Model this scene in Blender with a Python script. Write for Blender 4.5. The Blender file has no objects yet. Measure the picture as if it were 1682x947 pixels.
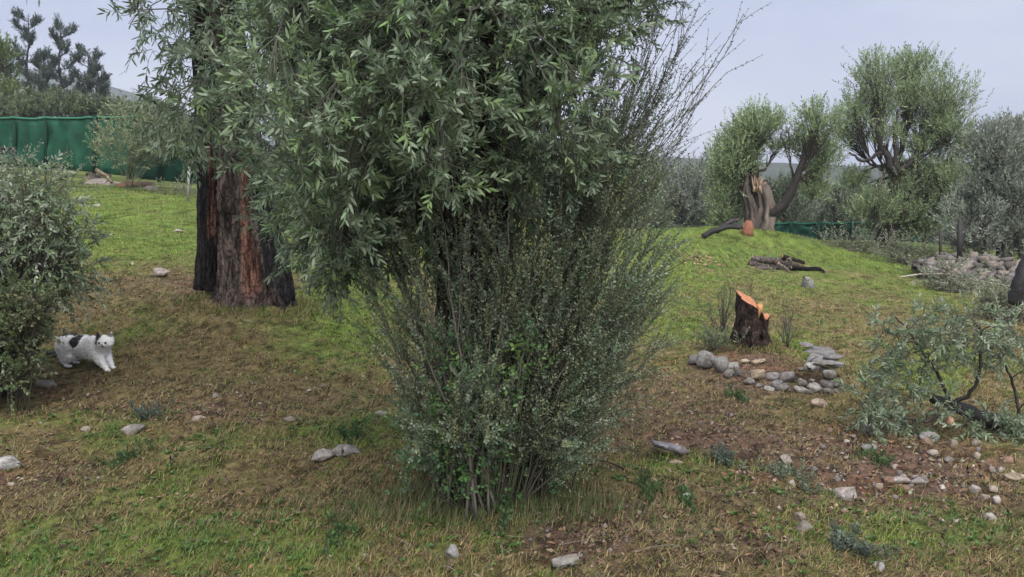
import bpy, bmesh, math, random
import numpy as np
from mathutils import Vector, noise as mnoise

SC = bpy.context.scene
COL = SC.collection
rng = np.random.default_rng(11)
random.seed(11)

# ------------------------------------------------------------------ camera
FPX, CX, HY = 1457.0, 841.0, 300.0            # photo: 1682 x 947, horizon row
CAMZ = 1.6
PITCH = math.atan((473.5 - HY) / FPX)
cam_d = bpy.data.cameras.new('camera'); cam = bpy.data.objects.new('camera', cam_d); COL.objects.link(cam)
cam.location = (0, 0, CAMZ); cam.rotation_euler = (math.pi / 2 - PITCH, 0, 0)
cam_d.sensor_width = 36.0; cam_d.lens = 36.0 * FPX / 1682.0
cam_d.clip_start = 0.05; cam_d.clip_end = 6000
SC.camera = cam

# ------------------------------------------------------------------ light
SC.view_settings.view_transform = 'Standard'; SC.view_settings.look = 'None'
SC.view_settings.exposure = 1.66; SC.view_settings.gamma = 1.0
SC.cycles.use_denoising = True
SC.cycles.max_bounces = 6; SC.cycles.diffuse_bounces = 3; SC.cycles.glossy_bounces = 2
SC.cycles.transmission_bounces = 3; SC.cycles.transparent_max_bounces = 6
SC.cycles.volume_bounces = 0
SUN_EL, SUN_AZ = math.radians(55), math.radians(172)   # azimuth clockwise from +Y
W = bpy.data.worlds.new('World'); SC.world = W; W.use_nodes = True
nt = W.node_tree; nt.nodes.clear()
def wn(t, **k):
    n = nt.nodes.new(t)
    for a, b in k.items(): setattr(n, a, b)
    return n
sky = wn('ShaderNodeTexSky', sky_type='NISHITA', sun_disc=False, sun_elevation=SUN_EL, sun_rotation=SUN_AZ)
bg1 = wn('ShaderNodeBackground'); bg1.inputs['Strength'].default_value = 0.05
bg2 = wn('ShaderNodeBackground'); bg2.inputs['Strength'].default_value = 1.0
tc = wn('ShaderNodeTexCoord'); mp = wn('ShaderNodeMapping'); mp.inputs['Scale'].default_value = (1.0, 1.0, 3.0)
mp.inputs['Rotation'].default_value = (0.25, 0.35, 0.4)
no = wn('ShaderNodeTexNoise'); no.inputs['Scale'].default_value = 1.9; no.inputs['Detail'].default_value = 5; no.inputs['Roughness'].default_value = 0.5
cr = wn('ShaderNodeValToRGB')
cr.color_ramp.elements[0].position = 0.36; cr.color_ramp.elements[0].color = (0.116, 0.137, 0.214, 1)
cr.color_ramp.elements[1].position = 0.66; cr.color_ramp.elements[1].color = (0.225, 0.240, 0.285, 1)
mx = wn('ShaderNodeMixShader'); mx.inputs[0].default_value = 0.9
out = wn('ShaderNodeOutputWorld')
L = nt.links.new
L(sky.outputs[0], bg1.inputs[0]); L(tc.outputs['Generated'], mp.inputs[0]); L(mp.outputs[0], no.inputs[0])
L(no.outputs[0], cr.inputs[0]); L(cr.outputs[0], bg2.inputs[0])
L(bg1.outputs[0], mx.inputs[1]); L(bg2.outputs[0], mx.inputs[2]); L(mx.outputs[0], out.inputs[0])
sd = bpy.data.lights.new('sun', 'SUN'); sd.energy = 2.0; sd.angle = math.radians(80); sd.color = (1.0, 0.965, 0.9)
sun = bpy.data.objects.new('sun', sd); COL.objects.link(sun)
_s = Vector((math.sin(SUN_AZ) * math.cos(SUN_EL), math.cos(SUN_AZ) * math.cos(SUN_EL), math.sin(SUN_EL)))
sun.rotation_euler = _s.to_track_quat('Z', 'Y').to_euler(); sun.location = (0, -5, 20)

# ------------------------------------------------------------------ geometry helpers
CP, SP = math.cos(PITCH), math.sin(PITCH)
def P(px, py, Y):
    """world point whose direction from the camera is that of photo pixel px, py, at depth Y metres north"""
    px = np.asarray(px, float); py = np.asarray(py, float)
    b = 473.5 - py
    ry = FPX * CP + b * SP; rz = -FPX * SP + b * CP
    k = Y / ry
    return np.stack([(px - CX) * k, np.broadcast_to(Y, k.shape) * 1.0, CAMZ + rz * k], -1)
def proj(V):
    x, y, z = V[..., 0], np.maximum(V[..., 1], 0.3), V[..., 2] - CAMZ
    f = y * CP - z * SP; u = y * SP + z * CP
    f = np.maximum(f, 0.2)
    return CX + FPX * x / f, 473.5 - FPX * u / f

def _hash(ix, iy, s):
    n = (ix.astype(np.int64) * 374761393 + iy.astype(np.int64) * 668265263 + s * 1274126177) & 0x7fffffff
    n = ((n ^ (n >> 13)) * 1274126177) & 0x7fffffff
    n = n ^ (n >> 16)
    return (n & 0xffff) / 65535.0
def vnoise(x, y, s=0):
    ix, iy = np.floor(x), np.floor(y); fx, fy = x - ix, y - iy
    fx = fx * fx * (3 - 2 * fx); fy = fy * fy * (3 - 2 * fy)
    a, b, c, d = _hash(ix, iy, s), _hash(ix + 1, iy, s), _hash(ix, iy + 1, s), _hash(ix + 1, iy + 1, s)
    return a + (b - a) * fx + (c - a) * fy + (a - b - c + d) * fx * fy
def fbm(x, y, s=0, o=4):
    r = 0; a = 0.5; t = 0
    for k in range(o):
        r = r + a * vnoise(x * 2 ** k + 17.3 * k, y * 2 ** k - 9.1 * k, s + k); t += a; a *= 0.5
    return r / t
def sstep(a, b, x):
    t = np.clip((x - a) / (b - a), 0, 1); return t * t * (3 - 2 * t)

# terrain: thin plate through control heights (bearing column in pixels, depth, height)
_ctl = []
for px, row in {
    -300: {2: 0, 5: .08, 7: .2, 10: .5, 15: .95, 22: 1.5, 30: 2.0, 60: 2.6},
    100: {2: 0, 3.6: 0, 5: .05, 7: .15, 9: .36, 12: .65, 17: 1.06, 24: 1.5, 34: 2.15, 60: 2.6},
    400: {2: 0, 3.6: 0, 5: .05, 7: .19, 8.5: .38, 12: .52, 17: .82, 25: 1.2, 34: 1.7, 60: 2.0},
    800: {2: 0, 3.6: 0, 5: 0, 7: .03, 9: .1, 12: .22, 17: .35, 25: .55, 40: .5, 60: .5},
    1200: {2: 0, 3.6: 0, 5: 0, 7: -.03, 9: -.05, 12: 0, 17: .05, 22: .2, 30: -.2, 60: -.6},
    1450: {2: 0, 5: -.05, 7: -.08, 9: -.1, 12: -.15, 17: -.2, 22: -.3, 27: -.3, 40: -.8, 60: -1.2},
    1700: {2: 0, 5: -.06, 7: -.1, 9: -.16, 12: -.26, 17: -.42, 22: -.6, 40: -1.2, 60: -1.8},
    2050: {2: 0, 5: -.08, 9: -.2, 15: -.4, 25: -.8, 60: -2.2}}.items():
    for Y, z in row.items(): _ctl.append(((px - CX) / FPX * 2.2, math.log(Y), z))
_ctl = np.array(_ctl)
def _tp(r2): return np.where(r2 > 1e-12, 0.5 * r2 * np.log(np.maximum(r2, 1e-12)), 0)
_n = len(_ctl)
_A = np.zeros((_n + 3, _n + 3)); _b = np.zeros(_n + 3)
_d = _ctl[:, None, :2] - _ctl[None, :, :2]
_A[:_n, :_n] = _tp((_d ** 2).sum(-1)) + np.eye(_n) * 1e-3
_A[:_n, _n] = 1; _A[:_n, _n + 1:] = _ctl[:, :2]; _A[_n:, :_n] = _A[:_n, _n:].T
_b[:_n] = _ctl[:, 2]
_w = np.linalg.solve(_A, _b)
BUMPS = [(2.45, 8.75, .14, .5, .42), (6.3, 23.5, .32, 2.6, 1.3), (-2.75, 8.5, .10, .9, .7), (-0.15, 4.6, .07, .7, .5),
         (4.5, 7.6, .06, .9, .5), (0.9, 3.6, .035, .5, .3), (-1.4, 3.9, .03, .5, .3)]
def hgt(x, y):
    x = np.asarray(x, float); y = np.asarray(y, float)
    sh = x.shape; x = x.ravel(); y = y.ravel()
    yy = np.clip(y, 1.5, 60)
    u = np.clip(x / np.maximum(y, 1.5), -.9, .9) * 2.2; v = np.log(yy)
    z = np.empty_like(x)
    for i in range(0, len(x), 20000):
        s = slice(i, i + 20000)
        d2 = (u[s, None] - _ctl[None, :, 0]) ** 2 + (v[s, None] - _ctl[None, :, 1]) ** 2
        z[s] = _tp(d2) @ _w[:_n] + _w[_n] + u[s] * _w[_n + 1] + v[s] * _w[_n + 2]
    for bx, by, a, sx, sy in BUMPS: z += a * np.exp(-((x - bx) / sx) ** 2 - ((y - by) / sy) ** 2)
    near = 1 - sstep(14, 40, y)
    z += (fbm(x * .9, y * .9, 5) - .5) * .10 * (.4 + .6 * near) + (fbm(x * 4, y * 4, 9) - .5) * .07 * near + (fbm(x * 13, y * 13, 3, 3) - .5) * .036 * near
    return z.reshape(sh)
_YS = np.exp(np.linspace(math.log(1.8), math.log(60), 700))
def GP(px, py):
    """point where the ray of pixel px, py meets the terrain"""
    pts = P(np.full(700, float(px)), np.full(700, float(py)), _YS)
    h = hgt(pts[:, 0], pts[:, 1])
    k = np.nonzero(pts[:, 2] <= h)[0]
    k = k[0] if len(k) else 699
    p = pts[k].copy(); p[2] = h[k]; return p
def GY(px, Y):
    x = (px - CX) / FPX * Y * 1.0
    return np.array([x, Y, float(hgt(np.array([x]), np.array([Y]))[0])])

# ------------------------------------------------------------------ mesh builders
class Acc:
    def __init__(s): s.V = []; s.F = []; s.C = []; s.n = 0
    def add(s, V, F, C):
        V = np.asarray(V, float).reshape(-1, 3)
        C = np.asarray(C, float)
        if C.ndim == 1: C = np.broadcast_to(C, (len(V), 3))
        for f in (F if isinstance(F, list) else [F]):
            if len(f): s.F.append(np.asarray(f, np.int64) + s.n)
        s.V.append(V); s.C.append(C); s.n += len(V)
def build(name, acc, mat, parent=None, base=(0, 0, 0), smooth=False):
    base = np.asarray(base, float); q_ = parent
    if q_ is not None:
        base = np.zeros(3)
        while q_ is not None: base = base + np.array(q_.location); q_ = q_.parent
    V = np.concatenate(acc.V) - base
    C = np.concatenate(acc.C)
    me = bpy.data.meshes.new(name)
    me.vertices.add(len(V)); me.vertices.foreach_set('co', V.astype(np.float32).ravel())
    lens = np.concatenate([np.full(len(f), f.shape[1]) for f in acc.F]); loops = np.concatenate([f.ravel() for f in acc.F])
    me.loops.add(len(loops)); me.loops.foreach_set('vertex_index', loops.astype(np.int32))
    me.polygons.add(len(lens)); st = np.concatenate([[0], np.cumsum(lens)[:-1]])
    me.polygons.foreach_set('loop_start', st.astype(np.int32)); me.polygons.foreach_set('loop_total', lens.astype(np.int32))
    if smooth: me.polygons.foreach_set('use_smooth', np.ones(len(lens), bool))
    me.update(calc_edges=True)
    a = me.color_attributes.new('Col', 'FLOAT_COLOR', 'POINT')
    a.data.foreach_set('color', np.concatenate([C, np.ones((len(C), 1))], 1).astype(np.float32).ravel())
    me.materials.append(mat)
    o = bpy.data.objects.new(name, me); COL.objects.link(o)
    if parent is not None: o.parent = parent
    return o
def tag(o, label=None, cat=None, group=None, kind=None):
    if label: o['label'] = label
    if cat: o['category'] = cat
    if group: o['group'] = group
    if kind: o['kind'] = kind
    return o
def thing(name, label, cat, base, group=None):
    o = bpy.data.objects.new(name, None); COL.objects.link(o); o.location = tuple(float(c) for c in base)
    o.empty_display_size = .1
    return tag(o, label, cat, group)
def nrm(v): return v / np.maximum(np.linalg.norm(v, axis=-1, keepdims=True), 1e-9)
def rvec(n): return nrm(rng.normal(size=(n, 3)))

def tube(acc, pts, rad, col, k=6, cap=True, gnarl=0.0, seed=0, colf=None, ridges=0.):
    pts = np.asarray(pts, float); n = len(pts); rad = np.broadcast_to(np.asarray(rad, float), (n,))
    T = nrm(np.gradient(pts, axis=0)); ref = np.array([.13, .9, .2]) if abs(T[0][1]) < .8 else np.array([1., .1, .1])
    A = nrm(np.cross(T, ref)); B = np.cross(T, A)
    th = np.arange(k) * 2 * math.pi / k
    r = rad[:, None] * np.ones((1, k))
    if gnarl:
        tt = np.linspace(0, n, n)[:, None]
        r = r * (1 + gnarl * (np.sin(3 * th + seed + tt * .05) * .5 + np.sin(5 * th - tt * .09 + seed * 2) * .35)
                 + gnarl * 2.0 * (fbm(np.cos(th)[None] * 2 + seed * 7 + 50 + 0 * tt, np.sin(th)[None] * 2 + tt * .12 + 50, seed) - .5))
    if ridges:
        tt = np.linspace(0, 1, n)[:, None]; cyl = np.linalg.norm(np.diff(pts, axis=0), axis=1).sum()
        wr = th[None] + .25 * np.sin(tt * cyl * 2.3 + seed)
        r = r * (1 + ridges * 2.2 * (np.abs(fbm(np.cos(wr) * 4.5 + 60, np.sin(wr) * 4.5 + tt * cyl * .9 + 60, seed + 3) - .5) * -2 + .3) + ridges * (fbm(np.cos(wr) * 14 + 90, np.sin(wr) * 14 + tt * cyl * 5 + 90, seed + 5) - .5) * 1.2)
    V = pts[:, None] + A[:, None] * (np.cos(th)[None, :, None] * r[..., None]) + B[:, None] * (np.sin(th)[None, :, None] * r[..., None])
    V = V.reshape(-1, 3)
    i = np.arange(n - 1)[:, None] * k + np.arange(k)[None]; j = np.arange(n - 1)[:, None] * k + (np.arange(k)[None] + 1) % k
    F = [np.stack([i, j, j + k, i + k], -1).reshape(-1, 4)]
    if cap: F += [np.arange(k)[None, ::-1], (np.arange(k) + (n - 1) * k)[None]]
    C = col if colf is None else colf(V, np.tile(th, n), np.repeat(np.linspace(0, 1, n), k))
    acc.add(V, F, C)
def bez(a, b, c, d, n=10):
    t = np.linspace(0, 1, n)[:, None]; a, b, c, d = (np.asarray(q, float) for q in (a, b, c, d))
    return a * (1 - t) ** 3 + 3 * b * t * (1 - t) ** 2 + 3 * c * t * t * (1 - t) + d * t ** 3
def wobble(p, s, seed=0):
    p = np.array(p); n = len(p); r = np.random.default_rng(abs(int(seed)))
    w = np.cumsum(r.normal(size=(n, 3)), 0) * s; w -= np.linspace(0, 1, n)[:, None] * w[-1]
    return p + w

def leaves(acc, Pn, D, Ln, Wd, C, six=True, curl=.12):
    n = len(Pn)
    if n == 0: return
    Ln = np.broadcast_to(Ln, (n,))[:, None]; Wd = np.broadcast_to(Wd, (n,))[:, None]
    S = nrm(np.cross(D, rvec(n) + np.array([0, 0, .6]))); N = np.cross(S, D)
    cu = (rng.random((n, 1)) * 2 - .6) * curl * Ln
    if six:
        V = np.stack([Pn, Pn + D * Ln * .3 + S * Wd * .5, Pn + D * Ln * .3 - S * Wd * .5,
                      Pn + D * Ln * .68 + S * Wd * .42 - N * cu * .5, Pn + D * Ln * .68 - S * Wd * .42 - N * cu * .5,
                      Pn + D * Ln - N * cu], 1)
        i = np.arange(n)[:, None] * 6
        F = [i + np.array([0, 1, 2]), i + np.array([1, 3, 4, 2]), i + np.array([3, 5, 4])]; k = 6
    else:
        V = np.stack([Pn, Pn + D * Ln * .45 + S * Wd * .5 + N * Wd * .15, Pn + D * Ln - N * cu, Pn + D * Ln * .45 - S * Wd * .5 + N * Wd * .15], 1)
        i = np.arange(n)[:, None] * 4; F = [i + np.array([0, 1, 2, 3])]; k = 4
    acc.add(V.reshape(-1, 3), F, np.repeat(C, k, 0))
def twigs(acc, S, E, r0, r1, col, sag=0., k=3, segs=3):
    """many thin curved rods from S to E at once"""
    n = len(S)
    if n == 0: return
    t = np.linspace(0, 1, segs + 1)
    ctr = S[:, None] + (E - S)[:, None] * t[None, :, None] + np.array([0, 0, 1.])[None, None] * (np.asarray(sag).reshape(-1, 1) * (4 * t * (1 - t))[None])[..., None]
    T = nrm(E - S); A = nrm(np.cross(T, np.array([.3, .8, .45]))); B = np.cross(T, A)
    th = np.arange(k) * 2 * math.pi / k
    r = (np.asarray(r0).reshape(-1, 1) * (1 - t) + np.asarray(r1).reshape(-1, 1) * t)
    V = ctr[:, :, None] + (A[:, None, None] * np.cos(th)[None, None, :, None] + B[:, None, None] * np.sin(th)[None, None, :, None]) * r[..., None, None]
    base = np.arange(n)[:, None, None] * ((segs + 1) * k)
    a = np.arange(segs)[None, :, None] * k + np.arange(k)[None, None]; b = np.arange(segs)[None, :, None] * k + (np.arange(k)[None, None] + 1) % k
    F = np.stack([base + a, base + b, base + b + k, base + a + k], -1).reshape(-1, 4)
    acc.add(V.reshape(-1, 3), [F], np.asarray(col))
def sprays(al, at, S, D, Ln, m, lL, lW, droop, cols, alpha=50, tr=.0016, tcol=(.11, .1, .075), six=True, cvar=.22, tipc=None, skip=.12, curl=.12):
    """leafy shoots: S starts, D directions, Ln lengths, m leaves each, in opposite turned pairs"""
    n = len(S)
    if n == 0: return
    Ln = np.broadcast_to(Ln, (n,)); droop = np.broadcast_to(droop, (n,))
    j = np.arange(m); t = skip + (1 - skip) * (j // 2 * 2 + .5) / m
    t = np.clip(t[None] + rng.normal(size=(n, m)) * .012, 0.02, 1)
    down = np.array([0, 0, -1.])
    pos = S[:, None] + D[:, None] * (Ln[:, None] * t)[..., None] + down * (droop[:, None] * Ln[:, None] * t * t)[..., None]
    T = nrm(D[:, None] + down * (2 * droop[:, None] * t)[..., None])
    A = nrm(np.cross(T, nrm(rvec(n))[:, None])); B = np.cross(T, A)
    ang = (j // 2) * (math.pi / 2) + (j % 2) * math.pi
    ang = ang[None] + rng.normal(size=(n, m)) * .35 + rng.random((n, 1)) * 6
    al_ = np.radians(alpha + rng.normal(size=(n, m)) * 13) * (1 - .35 * t)
    R = A * np.cos(ang)[..., None] + B * np.sin(ang)[..., None]
    LD = nrm(T * np.cos(al_)[..., None] + R * np.sin(al_)[..., None] + down * .04)
    sz = (.6 + .65 * rng.random((n, m))) * (1 - .35 * (t - .5) ** 2)
    c = np.asarray(cols, float)
    c = c[rng.integers(0, len(c), n)] if c.ndim == 2 and len(c) != n else np.broadcast_to(c, (n, 3))
    c = c[:, None] * (1 + (rng.random((n, m, 1)) - .5) * 2 * cvar) * (1 + (rng.random((n, 1, 1)) - .5) * .5)
    if tipc is not None:
        w = (sstep(.55, 1, t) * .8)[..., None]; c = c * (1 - w) + np.asarray(tipc) * w
    leaves(al, pos.reshape(-1, 3), LD.reshape(-1, 3), (lL * sz).ravel(), (lW * sz).ravel(), c.reshape(-1, 3), six, curl)
    if at is not None:
        E = S + D * Ln[:, None] + down * (droop * Ln)[:, None]
        twigs(at, S, E, np.full(n, tr * 1.3), np.full(n, tr * .6), tcol, sag=droop * Ln * .25)

def rock(acc, c, size, yaw=0., seed=0, col=(.3, .3, .3), sub=2, flat=None, tilt=(0, 0)):
    r = np.random.default_rng(abs(int(seed)))
    bm = bmesh.new(); npt = 9 if sub < 2 else 15; u_ = nrm(r.normal(size=(npt, 3))) * (.75 + .45 * r.random((npt, 1)))
    for q in u_: bm.verts.new(q)
    h_ = bmesh.ops.convex_hull(bm, input=bm.verts[:]); bmesh.ops.delete(bm, geom=[v for v in bm.verts if not v.link_faces], context='VERTS')
    if sub >= 2:
        bmesh.ops.bevel(bm, geom=bm.edges[:] + bm.verts[:], offset=.09, segments=1, affect='EDGES', profile=.6)
        bmesh.ops.triangulate(bm, faces=bm.faces[:])
    if sub >= 3: bmesh.ops.subdivide_edges(bm, edges=bm.edges[:], cuts=1, use_grid_fill=True); bmesh.ops.triangulate(bm, faces=bm.faces[:])
    bmesh.ops.recalc_face_normals(bm, faces=bm.faces[:]); bm.verts.index_update()
    V = np.array([v.co[:] for v in bm.verts]); F = np.array([[v.index for v in f.verts] for f in bm.faces]); bm.free()
    V = V * (1 + (fbm(V[:, 0] * 2.2 + seed * 3.1 + 40, V[:, 1] * 2.2 + V[:, 2] * 1.7 + 40, seed) - .5)[:, None] * .3)
    V = V - (V.max(0) + V.min(0)) / 2
    V = V / np.abs(V).max(0) * (np.array(size) / 2)
    ax, ay = tilt
    R = np.array([[1, 0, 0], [0, math.cos(ax), -math.sin(ax)], [0, math.sin(ax), math.cos(ax)]])
    Ry = np.array([[math.cos(ay), 0, math.sin(ay)], [0, 1, 0], [-math.sin(ay), 0, math.cos(ay)]])
    Rz = np.array([[math.cos(yaw), -math.sin(yaw), 0], [math.sin(yaw), math.cos(yaw), 0], [0, 0, 1]])
    V = V @ (Rz @ Ry @ R).T + np.asarray(c)
    C = np.array(col)[None] * np.array([.8, .78, .74]) * (1 + (fbm(V[:, 0] * 25, V[:, 2] * 25 + V[:, 1] * 9, seed + 5)[:, None] - .5) * .5)
    acc.add(V, [F], C)

# ------------------------------------------------------------------ materials
def mat_new(name, rough=.7, spec=.3, nscale=0, namt=.3, bump=0, bscale=60, stretch=(1, 1, 1), trans=0, back=None, alpha=None, wet=0, dirt=None, cracks=0, sheen=0):
    m = bpy.data.materials.new(name); m.use_nodes = True; t = m.node_tree; t.nodes.clear(); K = t.links.new
    N = t.nodes.new; o = N('ShaderNodeOutputMaterial'); b = N('ShaderNodeBsdfPrincipled')
    b.inputs['Roughness'].default_value = rough; b.inputs['Specular IOR Level'].default_value = spec
    if sheen: b.inputs['Sheen Weight'].default_value = sheen
    a = N('ShaderNodeAttribute'); a.attribute_name = 'Col'; colr = a.outputs['Color']
    tcn = N('ShaderNodeTexCoord'); mpn = N('ShaderNodeMapping'); mpn.inputs['Scale'].default_value = stretch
    K(tcn.outputs['Object'], mpn.inputs[0])
    if nscale:
        n1 = N('ShaderNodeTexNoise'); n1.inputs['Scale'].default_value = nscale; n1.inputs['Detail'].default_value = 7; n1.inputs['Roughness'].default_value = .65
        K(mpn.outputs[0], n1.inputs[0])
        mr = N('ShaderNodeMapRange'); mr.inputs[1].default_value = .28; mr.inputs[2].default_value = .72
        mr.inputs[3].default_value = 1 - namt; mr.inputs[4].default_value = 1 + namt; K(n1.outputs[0], mr.inputs[0])
        vm = N('ShaderNodeVectorMath'); vm.operation = 'SCALE'; K(colr, vm.inputs[0]); K(mr.outputs[0], vm.inputs['Scale']); colr = vm.outputs[0]
    if dirt is not None:
        n3 = N('ShaderNodeTexNoise'); n3.inputs['Scale'].default_value = 13; n3.inputs['Detail'].default_value = 6; n3.inputs['Roughness'].default_value = .7; K(tcn.outputs['Object'], n3.inputs[0])
        r3 = N('ShaderNodeMapRange'); r3.inputs[1].default_value = .45; r3.inputs[2].default_value = .62; r3.inputs[4].default_value = .75; K(n3.outputs[0], r3.inputs[0])
        m3 = N('ShaderNodeMix'); m3.data_type = 'RGBA'; K(r3.outputs[0], m3.inputs[0]); K(colr, m3.inputs[6]); m3.inputs[7].default_value = (*dirt, 1); colr = m3.outputs[2]
    if cracks:
        vo = N('ShaderNodeTexVoronoi'); vo.feature = 'DISTANCE_TO_EDGE'; vo.inputs['Scale'].default_value = 26; mv = N('ShaderNodeMapping'); mv.inputs['Scale'].default_value = (1, 1, .3)
        nz = N('ShaderNodeTexNoise'); nz.inputs['Scale'].default_value = 9; nz.inputs['Detail'].default_value = 4; ad = N('ShaderNodeVectorMath'); ad.operation = 'MULTIPLY_ADD'; ad.inputs[1].default_value = (.12, .12, .12)
        K(tcn.outputs['Object'], nz.inputs[0]); K(nz.outputs['Color'], ad.inputs[0]); K(tcn.outputs['Object'], ad.inputs[2]); K(ad.outputs[0], mv.inputs[0]); K(mv.outputs[0], vo.inputs['Vector'])
        r4 = N('ShaderNodeMapRange'); r4.inputs[1].default_value = .0; r4.inputs[2].default_value = .16; r4.inputs[3].default_value = .25; r4.inputs[4].default_value = 1.15; K(vo.outputs[0], r4.inputs[0])
        v4 = N('ShaderNodeVectorMath'); v4.operation = 'SCALE'; K(colr, v4.inputs[0]); K(r4.outputs[0], v4.inputs['Scale']); colr = v4.outputs[0]
    if back is not None:
        g = N('ShaderNodeNewGeometry'); mi = N('ShaderNodeMix'); mi.data_type = 'RGBA'; mi.blend_type = 'MIX'
        sc_ = N('ShaderNodeMath'); sc_.operation = 'MULTIPLY'; sc_.inputs[1].default_value = .55; K(g.outputs['Backfacing'], sc_.inputs[0])
        K(sc_.outputs[0], mi.inputs[0]); K(colr, mi.inputs[6]); mi.inputs[7].default_value = (*back, 1); colr = mi.outputs[2]
    K(colr, b.inputs['Base Color'])
    if bump:
        n2 = N('ShaderNodeTexNoise'); n2.inputs['Scale'].default_value = bscale; n2.inputs['Detail'].default_value = 8; n2.inputs['Roughness'].default_value = .7
        K(mpn.outputs[0], n2.inputs[0]); bu = N('ShaderNodeBump'); bu.inputs['Strength'].default_value = 1; bu.inputs['Distance'].default_value = bump
        K(n2.outputs[0], bu.inputs['Height']); K(bu.outputs[0], b.inputs['Normal'])
    sh = b.outputs[0]
    if trans:
        tr = N('ShaderNodeBsdfTranslucent'); K(colr, tr.inputs[0]); ms = N('ShaderNodeMixShader'); ms.inputs[0].default_value = trans
        K(sh, ms.inputs[1]); K(tr.outputs[0], ms.inputs[2]); sh = ms.outputs[0]
    if alpha is not None:
        tp = N('ShaderNodeBsdfTransparent'); ms = N('ShaderNodeMixShader'); ms.inputs[0].default_value = alpha
        K(tp.outputs[0], ms.inputs[1]); K(sh, ms.inputs[2]); sh = ms.outputs[0]
    K(sh, o.inputs[0]); return m
M_olive = mat_new('olive_leaf', .5, .4, trans=.22, back=(.24, .31, .22))
M_leaf = mat_new('small_leaf', .55, .35, trans=.32)
M_far = mat_new('far_leaf', .7, .2, trans=.2)
M_twig = mat_new('twig', .85, .15)
M_bark = mat_new('bark', .9, .15, cracks=1, nscale=22, namt=.55, bump=.045, bscale=34, stretch=(1, 1, .2))
M_farbark = mat_new('far_bark', .9, .15, nscale=6, namt=.4, bump=.04, bscale=9, stretch=(1, 1, .3))
M_rock = mat_new('limestone', .85, .2, dirt=(.11, .09, .06), nscale=34, namt=.6, bump=.008, bscale=45)
M_ground = mat_new('soil', .95, .1, nscale=26, namt=.5, bump=.03, bscale=55)
M_grass = mat_new('grass_blade', .6, .25, trans=.25)
M_straw = mat_new('straw', .75, .2, trans=.1)
M_litter = mat_new('dead_leaf', .8, .2)
M_net = mat_new('green_net', .6, .25, nscale=2.2, namt=.5, bump=.004, bscale=60, trans=.15, alpha=.94)
M_metal = mat_new('galvanised_post', .6, .4, nscale=20, namt=.2)
M_wood = mat_new('cut_wood', .8, .15, nscale=45, namt=.5, bump=.006, bscale=60, stretch=(1, 1, .3))
M_char = mat_new('charred_wood', .65, .4, nscale=25, namt=.6, bump=.012, bscale=40)
M_fur = mat_new('cat_fur', .85, .1, nscale=90, namt=.08, bump=.004, bscale=160, sheen=.3)
M_eye = mat_new('cat_eye', .2, .6)
M_hill = mat_new('wooded_hill', .95, .05, nscale=.05, namt=.35, bump=4, bscale=.08)

# ------------------------------------------------------------------ what the ground is covered with (albedo fields)
# (photo column, row, half width, half height, weight)
GREEN = [(150, 370, 420, 68, 1.3), (580, 500, 120, 110, 1.1), (1110, 500, 110, 110, 1.0), (1250, 395, 280, 42, 1.3), (1480, 425, 160, 40, .9),
         (560, 700, 170, 40, .6), (330, 715, 190, 30, .6), (420, 900, 250, 65, 1.0), (30, 905, 130, 60, 1.0), (250, 800, 110, 60, .3), (720, 850, 190, 45, .55),
         (1450, 865, 290, 55, 1.15), (1190, 780, 150, 50, .7), (1290, 562, 50, 20, .8), (1500, 585, 160, 70, .6), (1380, 500, 160, 30, .35), (1080, 750, 80, 40, .5),
         (100, 680, 120, 30, .3), (450, 600, 150, 40, .25), (1500, 935, 250, 30, .5)]
SOIL = [(360, 478, 170, 35, .75), (330, 672, 260, 30, .6), (60, 790, 120, 45, .8), (360, 835, 100, 45, .55), (1060, 880, 230, 75, .8), (1140, 650, 150, 75, .75),
        (1480, 785, 300, 75, 1.1), (1240, 725, 200, 40, .75), (1220, 592, 90, 30, .9), (1060, 575, 90, 35, .6), (1290, 620, 120, 30, .6), (800, 830, 190, 40, .5),
        (60, 620, 150, 45, .5), (950, 900, 120, 50, .5), (1250, 900, 120, 40, .5)]
def fields(x, y, z):
    px, py = proj(np.stack([x, y, z], -1))
    g = np.zeros(len(x)); s = np.zeros(len(x))
    for cx, cy, rx, ry, w in GREEN: g += w * np.exp(-(((px - cx) / rx) ** 2 + ((py - cy) / ry) ** 2) ** 1.5)
    for cx, cy, rx, ry, w in SOIL: s += w * np.exp(-(((px - cx) / rx) ** 2 + ((py - cy) / ry) ** 2) ** 1.5)
    k1 = fbm(x * 1.1, y * 1.1, 21) - .5; k2 = fbm(x * 3.3, y * 2.6, 33) - .5; k3 = fbm(x * 9, y * 7, 41) - .5
    ex = np.exp(-(((px - 1420) / 330) ** 2 + ((py - 505) / 62) ** 2)); g = g + .07 - ex * .35 + k1 * 1.3 + k2 * 1.7 + k3 * 1.3
    s = s * .95 + k1 * -.6 + k2 * 1.2 + k3 * 1.3 - .10
    far = sstep(10, 14, y); g = np.maximum(g, far * (.52 + .25 * (x < 0) + k2 * 1.1 + k1 * 1.0)); s = s * (1 - .6 * far)
    return np.clip(g, 0, 1.25), np.clip(s, 0, 1.2)
C_GREEN = np.array([.145, .212, .040]); C_DRY = np.array([.215, .168, .08]); C_SOIL = np.array([.14, .088, .066]); C_MOSS = np.array([.10, .12, .045])

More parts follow.
